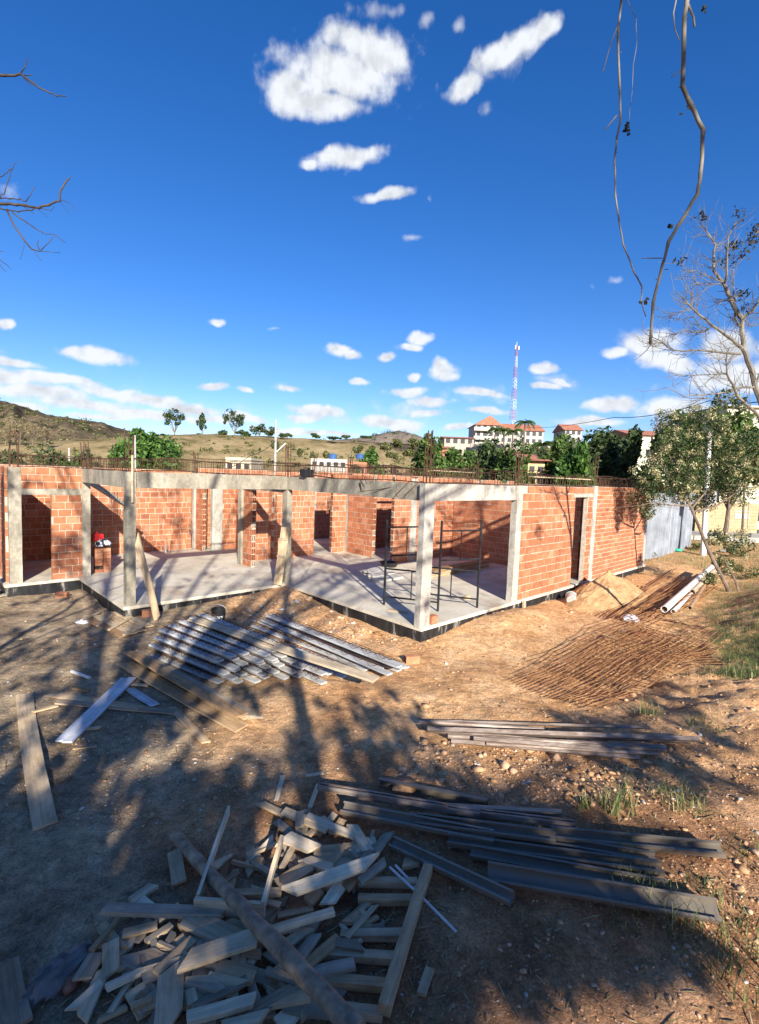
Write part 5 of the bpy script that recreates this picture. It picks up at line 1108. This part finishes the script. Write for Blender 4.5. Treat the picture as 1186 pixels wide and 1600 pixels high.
# ------------------------------------------------------------------ grass and weeds
def blades(cx, cy, n, rad, L, name, parent=None, mt=GRASS, rel=(0, 0, 0), droop=.5):
    V = []; F = []; T = []
    for _ in range(n):
        a = random.uniform(0, 2*PI); r = rad*math.sqrt(random.random()); x, y = cx+r*math.cos(a), cy+r*math.sin(a); z = g(x, y)-.01; l = L*random.uniform(.5, 1.2); b = random.uniform(0, 2*PI); lean = random.uniform(.15, .9)
        dx, dy = math.cos(b)*lean, math.sin(b)*lean; w = l*.016+.0015; px_, py_ = -math.sin(b)*w, math.cos(b)*w; i = len(V)
        for t in (0, .4, .75, 1):
            zz = z+l*(t-droop*lean*t*t*.8); xx = x+dx*l*t*t*.9; yy = y+dy*l*t*t*.9; s = 1-t*.92; V += [(xx-px_*s-rel[0], yy-py_*s-rel[1], zz-rel[2]), (xx+px_*s-rel[0], yy+py_*s-rel[1], zz-rel[2])]
        for k in range(3): F.append((i+2*k, i+2*k+1, i+2*k+3, i+2*k+2)); T.append(random.uniform(.2, 1))
    return V, F, T
for (px, py, n, rad, L, lb) in [(965,1262,26,.14,.36,'tall grass tuft above the right end of the steel channels, left one'),(1060,1250,40,.22,.22,'spreading pale grass tuft above the right end of the channels'),(912,1262,9,.06,.25,'small weed with few blades left of the tall grass tuft'),(1005,1400,24,.16,.24,'grass growing up between the lowest channels'),(1000,1425,30,.25,.20,'grass in front of the lowest channel'),(1130,1480,60,.30,.22,'green grass patch at the lower right'),(1015,1115,24,.15,.22,'grass tuft below the wire mesh'),(1100,1135,30,.2,.18,'low grass by the right end of the steel tubes'),(985,1335,10,.07,.2,'weed sprouting between the channel ends'),(1155,1055,40,.2,.25,'grass tuft right of the wire mesh'),(820,1372,5,.04,.2,'thin green blade growing beside the second lowest channel'),(1095,1390,14,.1,.16,'small tuft right of the channel ends'),(1165,1330,20,.16,.16,'small tuft at the right edge')]:
    p = hit(px, py, 0); V, F, T = blades(p.x, p.y, int(n*2.6), rad*1.2, L, 'g'); c = Vector((p.x, p.y, g(p.x, p.y))); V = [Vector(v)-c for v in V]; me = mesh_np('grass_tuft', V, F, T); o = link('grass_tuft', me, GRASS, loc=c); tag(o, lb, 'grass tuft')
V, F, T = [], [], []
for _ in range(2600):
    px, py = random.uniform(1040, 1250), random.uniform(905, 1060)
    if px < 1090+ (py-905)*.25 and random.random() < .8: continue
    p = hit_fast(px, py); v, f, t = blades(p[0], p[1], 9, .14, .12, 'g'); b = len(V); V += v; F += [tuple(i+b for i in q) for q in f]; T += t
for _ in range(1800):
    px, py = random.uniform(1000, 1250), random.uniform(838, 905)
    p = hit_fast(px, py); du = (p[0]-X0)*UU[0]+(p[1]-Y0)*UU[1]; dv = (p[0]-X0)*VV[0]+(p[1]-Y0)*VV[1]
    if dv > -2.2 and du < 15 and random.random() < .93 or p[1] > 40: continue
    v, f, t = blades(p[0], p[1], 4, .2, .22, 'g'); b = len(V); V += v; F += [tuple(i+b for i in q) for q in f]; T += t
o = link('grass', mesh_np('grass', V, F, T), GRASS); tag(o, 'grass covering the bank at the right', 'grass', kind='stuff')
# splinters, straw and twigs strewn over the yard
mb = MB()
for k in range(1500):
    px, py = (random.uniform(0, 700), random.uniform(930, 1600)) if random.random() < .7 else (random.uniform(600, 1186), random.uniform(1000, 1600))
    p = hit_fast(px, py); du = (p[0]-X0)*UU[0]+(p[1]-Y0)*UU[1]; dv = (p[0]-X0)*VV[0]+(p[1]-Y0)*VV[1]
    if (du > -4.3 and dv > 4.7) or (du > -.3 and dv > -.2) or dv > 8.3: continue
    a = random.uniform(0, PI); L = random.uniform(.012, .05)*(1 if random.random() < .95 else 2.0); z = g(p[0], p[1])+.008; q = Vector((math.cos(a), math.sin(a), random.uniform(-.1, .25)))*L
    c_ = Vector((p[0], p[1], z)); mb.tube([c_-q, c_+q*.1+Vector((random.uniform(-.004, .004), random.uniform(-.004, .004), .003)), c_+q], [.003, .004, .002], 3, random.random())
o = mb.build('wood_litter', LEAFDRY); tag(o, 'splinters, straw and twigs strewn over the yard', 'litter', kind='stuff')
# loose bars lying on the wall tops
for i, (u0, v0, u1, v1, z, lb) in enumerate([(.3,.1,3.0,-.12,3.2,'loose rebar across the cages right of the corner column'),(-.1,.6,.1,3.2,3.2,'loose rebar across the cage on the porch beam'),(-3.6,5.1,-.8,4.85,3.19,'loose rebar across the cage above the left bay'),(4.0,.1,7.2,-.1,3.2,'loose rebar across the cage of the facade'),(8.4,.1,12.0,-.1,3.23,'loose rebar across the cage of the far facade stretch'),(1.0,.05,5.2,.12,3.21,'long loose rebar over the joint of beam and facade')]):
    A, Bq = Vector((*uv(u0, v0), z)), Vector((*uv(u1, v1), z+random.uniform(-.03, .1))); mb = MB(); mb.tube([A+(Bq-A)*t+Vector((0, 0, .04*math.sin(t*9))) for t in np.linspace(0, 1, 9)], .009, 5); tag(mb.build('loose_rebar', REBAR), lb, 'steel bar')
# low weeds on the bank
for (px, py, w, lb, mt) in [(1168,905,26,'leafy olive weed at the right edge of the bank',LEAFO),(1010,872,16,'small weed by the foot of the metal fence',LEAFO),(1035,858,16,'green weed at the base of the metal fence',LEAF),(1150,870,20,'weed behind the leaning tree trunk',LEAFO),(1090,860,12,'weed left of the leaning trunk',LEAFO)]:
    p = hit(px, py, 0); D = (np.array(p)-CAM)@_F; o = empty('weed', p, 0, lb, 'weed'); r = w*D/FPX; pts, cs = blobs_pts((0, 0, r*.5), r, r, r*.6, 8, 500, .4); leaves('foliage', pts, .05, mt, o, aspect=.35); mb = MB()
    for q in cs: mb.tube([(0, 0, -.02), Vector(q)*.6, Vector(q)], [.008, .005, .003], 4)
    mb.build('stem', BARK, o)
# ------------------------------------------------------------------ metal fence, pole, walls and road on the right
def fence():
    A = at(1006, 868, 21.0); A.z = g(A.x, A.y); Bp = at(1078, 855, 24.0); zt = at(1040, 772, 22.3).z; z0 = at(1040, 862, 22.3).z
    A.z = 0; d = Vector((Bp.x-A.x, Bp.y-A.y, 0)); L = d.length; o = empty('metal_fence', (A.x, A.y, z0), math.atan2(d.y, d.x), 'pale corrugated metal sheet fence beyond the end of the house', 'fence')
    n = 8; pw = L/n
    for k in range(n):
        mb = MB(); V = []; m_ = 40; H = zt-z0+random.uniform(-.06, .06)
        for i in range(m_+1):
            x = pw*(k+i/m_*.97); y = .07*math.sin(i/m_*2*PI*4)+.02*(k % 2)+.05*k*random.random()*.1
            V += [(x, y, -.2), (x, y, H)]
        mb.add(V, [(2*i, 2*i+2, 2*i+3, 2*i+1) for i in range(m_)]); mb.build('sheet_panel', ZINC, o)
    for k in (3, 6, 8):
        mb = MB(); mb.box((pw*k-.04, .06, -.3), (pw*k+.04, .14, zt-z0+.2), .5, None, .01); mb.build('post', WOOD, o)
    for z in (.5, 1.7):
        mb = MB(); mb.box((0, .05, z), (L+.4, .09, z+.09), .5, None, .01); mb.build('rail', WOOD, o)
fence()
# lamp pole
b = at(1096, 900, 22); b.z = .1; t = at(1109, 675, 22); o = empty('street_pole', b, 0, 'pale round street pole rising through the flowering tree', 'pole'); mb = MB(); mb.tube([(0, 0, -.3), Vector((t.x-b.x, t.y-b.y, t.z-b.z))], [.12, .09], 12); mb.build('shaft', PVC, o); mb = MB(); mb.box((-.2, -.26, 2.2), (.2, -.17, 2.8), .5, None, .01); mb.build('meter_box', GREY, o)
# low beige block wall, raised pavement, road
def bbox(px0, px1, pyb, pyt, D, depth, mt, name, label, cat, rz=0, zpad=.5):
    a = at(px0, pyb, D); c = at(px1, pyb, D); w = c.x-a.x; H = at((px0+px1)/2, pyt, D).z-a.z; o = empty(name, (a.x, a.y, a.z-zpad), rz, label, cat); return o, w, H+zpad
def m_blockwall(k):
    br = k.N.new('ShaderNodeTexBrick'); v = k.N.new('ShaderNodeMapping'); v.inputs['Rotation'].default_value = (R(90), 0, 0); k.L.new(k.tc.outputs['Object'], v.inputs[0]); k.L.new(v.outputs[0], br.inputs[0]); br.inputs['Scale'].default_value = 1.0; br.inputs['Brick Width'].default_value = .4; br.inputs['Row Height'].default_value = .2; br.inputs['Mortar Size'].default_value = .012
    br.inputs['Color1'].default_value = (.50, .38, .21, 1); br.inputs['Color2'].default_value = (.42, .31, .17, 1); br.inputs['Mortar'].default_value = (.25, .2, .13, 1); k.base(k.mix(.5, br.outputs[0], k.ramp(k.noise(3, 5), [(.3, .7), (.7, 1.2)]), 'MULTIPLY'))
BLOCKW = mat('beige_blockwork', m_blockwall)
o, w, H = bbox(1085, 1182, 832, 785, 30, 1, BLOCKW, 'block_wall', 'low beige block wall with vents across the road at right', 'wall'); mb = MB(); mb.box((0, 0, 0), (w, .2, H), .5); mb.build('masonry', BLOCKW, o)
mb = MB(); mb.box((w*.62, -.02, H-.95), (w*.86, -.003, H-.62), .5); mb.box((w*.62, -.02, H-.52), (w*.86, -.003, H-.44), .5); mb.build('vent', WHITE, o)
o, w, H = bbox(1120, 1250, 825, 640, 36, 1, CREAM, 'cream_house', 'cream rendered two-storey house behind the trees at the right edge', 'house', zpad=1); mb = MB(); mb.box((0, 0, 0), (w, 7, H), .5); mb.build('wall', CREAM, o)
mb = MB(); mb.box((-.3, -.3, H), (w+.3, 7.3, H+.12), .5); mb.build('roof_slab', WHITE, o)
for (fx, z) in ((.3, 1.6), (.65, 1.6), (.3, 5.0), (.65, 5.0)):
    mb = MB(); mb.box((w*fx, -.03, z), (w*fx+1.2, -.004, z+1.2), .5); wd = mb.build('window', DARK, o); mb = MB(); mb.box((w*fx-.08, -.05, z-.08), (w*fx+1.28, -.031, z-.0), .5); mb.build('sill', WHITE, wd)
# kerbed pavement and road strip beyond the grass
a1, a2 = at(1095, 838, 27), at(1240, 838, 27); z = a1.z
mb = MB(); mb.box((a1.x-6, a1.y-.2, z-.3), (a2.x+12, a1.y+2.6, z+.05), .5); tag(mb.build('pavement', PAVE), kind='structure'); mb = MB(); mb.box((a1.x-30, a1.y+2.61, z-.5), (a2.x+12, a1.y+6.5, z-.08), .5); tag(mb.build('road', ASPH), kind='structure')
for (px, yb, yt, lb) in [(1160, 838, 770, 'thin sapling trunk with a stake on the right-hand lawn')]:
    b = at(px, yb, 24); t = at(px+3, yt, 24); o = empty('sapling', b, 0, lb, 'tree'); mb = MB(); mb.tube([(0, 0, -.3), t-b, (t-b)*1.5], [.06, .05, .03], 7); mb.build('trunk', BARK, o); mb = MB(); mb.tube([(.25, 0, -.3), (t-b)*.8+Vector((.25, 0, 0))], .03, 6); mb.build('stake', WOODL, o)
    pts, cs = blobs_pts((t-b)*1.6, 1.2, 1.2, .9, 7, 1500, .4); leaves('crown', pts, .12, LEAFO, o)
mb = MB(); A = hit(1130, 862, .05); Bq = hit(1180, 842, .05); d = Bq-A; mb.box((0, -.12, 0), (d.length, .12, .05), .5); o = mb.build('kerb_stone', PAVE, None, loc=A); o.rotation_euler = (0, 0, math.atan2(d.y, d.x)); tag(o, 'white kerb stone angled across the right-hand lawn', 'kerb')
blob('green_bucket', hit(1060, 860, .05), .2, .14, .1, GREEN, 'small turquoise plastic basin by the fence foot', 'basin', 0, 20, .1)
# ------------------------------------------------------------------ distant buildings, mast, poles
def bldg(px0, px1, pyb, pyt, D, depth, mt, label, roof=None, rows=0, cols=0, name='house', rz=0.0, hip=.0, parts=None, base=2.0):
    a = at(px0, pyb, D); c = at(px1, pyb, D); w = (c-a).length; H = at(px0, pyt, D).z-a.z; o = empty(name, (a.x, a.y, a.z-base), rz-math.atan(0), label, 'house'); H2 = H+base
    mb = MB(); mb.box((0, 0, 0), (w, depth, H2), .5); mb.build('wall', mt, o)
    if roof is not None:
        e = .4; r = MB(); rh = hip; V = [(-e, -e, H2), (w+e, -e, H2), (w+e, depth+e, H2), (-e, depth+e, H2), (-e if roof == 'x' else w*.5, depth*.5, H2+rh), (w+e if roof == 'x' else w*.5, depth*.5, H2+rh)]
        if roof == 'x': F = [(0, 1, 5, 4), (2, 3, 4, 5), (1, 2, 5), (3, 0, 4), (3, 2, 1, 0)]
        else:
            V = [(-e, -e, H2), (w+e, -e, H2), (w+e, depth+e, H2), (-e, depth+e, H2), (w*.55, -e, H2+rh), (w*.55, depth+e, H2+rh)]; F = [(0, 4, 5, 3), (1, 2, 5, 4), (0, 1, 4), (2, 3, 5), (3, 2, 1, 0)]
        r.add([(x, y, z+.01) for x, y, z in V], F); r.build('roof', TILE, o)
    for i in range(rows):
        for j in range(cols):
            x = w*(j+.5)/cols; z = base+H*(i+.35)/rows; s = min(w/cols, H/rows)*.28; mb = MB(); mb.box((x-s, -.06, z), (x+s, -.004, z+s*2.2), .5); mb.build('window', DARK, o)
    return o, w, H2
o, w, H = bldg(742, 781, 694, 664, 112, 9, WHITE, 'tall white three-storey house with a red tiled roof on the hill', 'y', 3, 4, hip=2.2)
for z in (3.0, 5.0):
    mb = MB(); mb.box((-.5, -1.0, z), (w*.6, -.01, z+.16), .5); mb.box((-.5, -1.0, z+.161), (w*.6, -.92, z+.8), .5); mb.build('balcony', WHITE, o)
bldg(781, 848, 694, 672, 116, 9, WHITE, 'long white house with a red tiled roof beside the three-storey one', 'x', 2, 7, hip=2.0)
bldg(694, 740, 696, 684, 105, 8, plain('bare_render', (.42, .36, .30), .9), 'low unpainted house left of the white three-storey house', 'x', 1, 4, hip=.6)
bldg(882, 908, 692, 672, 120, 8, WHITE, 'small white house with a tiled roof between the trees on the hill', 'x', 2, 3, hip=1.8)
bldg(985, 1040, 730, 680, 60, 8, CREAM, 'house with a red tiled roof peeping over the dark trees', 'x', 1, 3, hip=1.0)
bldg(824, 850, 745, 720, 33, 6, plain('ochre_render', (.55, .42, .22), .9), 'ochre house half hidden by the trees behind the facade', 'x', 1, 2, hip=.6)
bldg(485, 541, 752, 716, 55, 6, WHITE, 'white block with dark window slots behind the porch beam', None, 2, 5)
bldg(541, 572, 752, 721, 55, 6, plain('brick_render', (.42, .18, .10), .9), 'small red brick block beside the white block', None, 1, 2)
bldg(352, 392, 742, 714, 58, 6, plain('beige_render', (.55, .48, .34), .9), 'small beige block behind the left beam', None, 1, 3)
bldg(668, 700, 745, 700, 75, 6, TILE, 'reddish shed roof glimpsed between the trees', 'x', 0, 0, hip=.5)
for (px, lb) in [(520, 'blue water tank on the roof of the white block, left'), (562, 'blue water tank on the roof of the small brick block')]:
    b = at(px, 717, 57); mb = MB(); mb.tube([(0, 0, 0), (0, 0, .5), (0, 0, .6)], [.45, .5, .2], 12); tag(mb.build('water_tank', TANK, None, loc=b), lb, 'water tank')
# long retaining wall
a, c = at(735, 699, 103), at(880, 697, 103); mb = MB(); mb.box((0, 0, -2), ((c-a).length, .4, .9), .5); o = mb.build('retaining_wall', plain('stained_wall', (.34, .30, .25), .9), None, loc=a); tag(o, 'long stained retaining wall below the white houses', 'wall')
# scrub scattered over the hillsides
def scrub(hname, box, n, size, sp, mt, label):
    from mathutils.bvhtree import BVHTree
    ob = bpy.data.objects[hname]; me = ob.data; bv = BVHTree.FromPolygons([v.co for v in me.vertices], [tuple(p.vertices) for p in me.polygons]); pts = []
    for _ in range(n):
        px, py = random.uniform(box[0], box[2]), random.uniform(box[1], box[3]); d = Vector(raydir(px, py))
        if vnoise(px*.03, py*.12, 6) < -.05 and random.random() < .7: continue
        h = bv.ray_cast(Vector(CAM), d)
        if h[0] is None: continue
        r = size*random.uniform(.4, 1.6); e = rng.standard_normal((sp, 3))*np.array([r, r, r*.55])*.6; pts.append(np.array(h[0])+np.array([0, 0, r*.3])+e)
    o = leaves('scrub', np.concatenate(pts), size*.38, mt, None); tag(o, label, 'scrub', kind='stuff')
scrub('dry_hill', (-60, 676, 700, 735), 420, .9, 26, LEAFO, 'low dry scrub scattered over the dry hill')
scrub('mountain', (-60, 615, 260, 700), 260, 4.0, 14, LEAFO, 'scrub and woods on the left mountain')
scrub('town_hill', (640, 690, 1186, 740), 320, .9, 30, LEAFO, 'scrub on the slope below the houses')
scrub('rocky_hill', (480, 670, 700, 700), 120, 5, 20, LEAFD, 'scrub on the far rocky hill')
# palms
def palm(px, yt, yb, D, label, s=1.0, lean=.0):
    b = at(px, yb, D); t = at(px, yt, D); H = t.z-b.z; o = empty('palm_tree', b, 0, label, 'palm'); mb = MB(); mb.tube([(0, 0, -1), (lean*.3, 0, H*.4), (lean, 0, H*.8)], [.22, .16, .13], 7); mb.build('trunk', BARK, o); V = []; F = []; T = []
    for k in range(17):
        a = 2*PI*k/17+random.uniform(-.2, .2); up = random.uniform(.1, .9); L = 1.75*s
        for j in range(12):
            t0 = (j+1)/12; x = L*t0; z = up*x-.62*x*x/s*.75; c = Vector((lean+math.cos(a)*x, math.sin(a)*x, H*.8+z))
            for sgn in (-1, 1):
                sd_ = Vector((-math.sin(a), math.cos(a), 0))*sgn; tip = c+sd_*.55*s*(1-.5*t0)+Vector((0, 0, -.30*s)); wv = Vector((math.cos(a), math.sin(a), 0))*.09; i = len(V); V += [c-wv, c+wv, tip+wv*.3, tip-wv*.3]; F.append((i, i+1, i+2, i+3)); T.append(random.uniform(.1, .8))
    link('crown', mesh_np('crown', V, F, T), LEAF, o)
palm(818, 649, 700, 98, 'tallest palm in front of the long white house', 1.15); palm(771, 662, 702, 96, 'palm in front of the three-storey house, left one', 1.0, .3); palm(787, 664, 702, 97, 'palm in front of the three-storey house, right one', 1.0, -.3); palm(800, 666, 702, 97, 'short palm between the houses, near the mast foot', 1.05); palm(845, 684, 735, 60, 'palm with drooping fronds among the green trees', .9)
# lattice mast
b = at(799, 690, 260); t = at(803, 543, 260); o = empty('radio_mast', b, 0, 'tall red and white lattice mast rising behind the hilltop houses', 'mast'); H = (t-b).z; n = 9
def legs(z): r = 1.7*(1-z/H)+.55; return [Vector((r*math.cos(a), r*math.sin(a), z)) for a in (.3, .3+2.094, .3+4.189)]
for k in range(n):
    mb = MB(); z0, z1 = H*k/n, H*(k+1)/n-.01
    for q in range(3):
        for s_ in range(3):
            za, zb = z0+(z1-z0)*s_/3, z0+(z1-z0)*(s_+1)/3; A, B2 = legs(za), legs(zb); mb.tube([A[q], B2[q]], .08, 4, cap=False); mb.tube([A[q], B2[(q+1) % 3]], .045, 4, cap=False); mb.tube([B2[q], B2[(q+1) % 3]], .06, 4, cap=False)
    mb.build('mast_section', MAST_R if k % 2 == 0 else MAST_W, o)
mb = MB(); mb.tube([(0, 0, H), (0, 0, H+2)], .12, 5); mb.box((-1.0, -1.0, H-2), (-.6, -.6, H), .5); mb.box((.8, -.8, H-2.2), (1.2, -.4, H-.3), .5); mb.build('antennas', MAST_W, o)
# utility pole and cables
b = at(430, 745, 45); t = at(431, 656, 45); o = empty('utility_pole', b, 0, 'white utility pole with a slanting arm beyond the left beam', 'pole'); mb = MB(); mb.tube([(0, 0, -2), t-b], [.13, .09], 8); mb.build('shaft', GREY, o); mb = MB(); mb.tube([at(432, 706, 45)-b, at(447, 692, 45)-b], .05, 6); mb.build('arm', PVC, o)
b = at(212, 735, 34); t = at(211, 680, 34); mb = MB(); mb.tube([Vector((0, 0, -2)), t-b], .055, 7); tag(mb.build('white_post', GREY, None, loc=b), 'thin white post in front of the bright green tree', 'post')
b = at(108, 735, 30); t = at(108, 700, 30); mb = MB(); mb.tube([Vector((0, 0, -2)), t-b], .05, 7); tag(mb.build('white_post', GREY, None, loc=b), 'thin white post above the small left doorway', 'post')
def cable(pts, label, r=.012):
    Q = []; pts = [Vector(p) for p in pts]
    for i in range(len(pts)-1):
        for t in np.linspace(0, 1, 12, endpoint=False): Q.append(pts[i].lerp(pts[i+1], float(t))-Vector((0, 0, .25*4*t*(1-t))))
    Q.append(pts[-1]); mb = MB(); mb.tube(Q, r, 5); tag(mb.build('cable', BLACK), label, 'cable')
cable([at(820, 668, 60), at(960, 652, 32), at(1109, 626, 22), at(1260, 610, 16)], 'dark overhead cable crossing in front of the sky at right', .02)
cable([at(431, 688, 45), at(390, 712, 40), at(340, 735, 36)], 'slack cable from the utility pole to the left', .025)
# pole standing in front of the left column head
mb = MB(); q = Vector((*uv(-4.02, 4.78), 2.25)); mb.box((-.02, -.02, 0), (.02, .02, 1.0), .5, None, .003); tag(mb.build('wood_stake', WOODL, None, loc=q), 'upright wooden stake fixed to the head of the left column', 'stake')
# left edge: upright boards of a shed outside the doorway
mb = MB(); q = Vector((*uv(-6.05, 8.5), -.35)); mb.box((-.12, -.03, 0), (.12, .03, 3.3), .5, None, .01); o = mb.build('upright_board', WOODG, None, loc=q); o.rotation_euler = (0, 0, YAW); tag(o, 'upright grey-pink board at the left edge beside the doorway column', 'board')
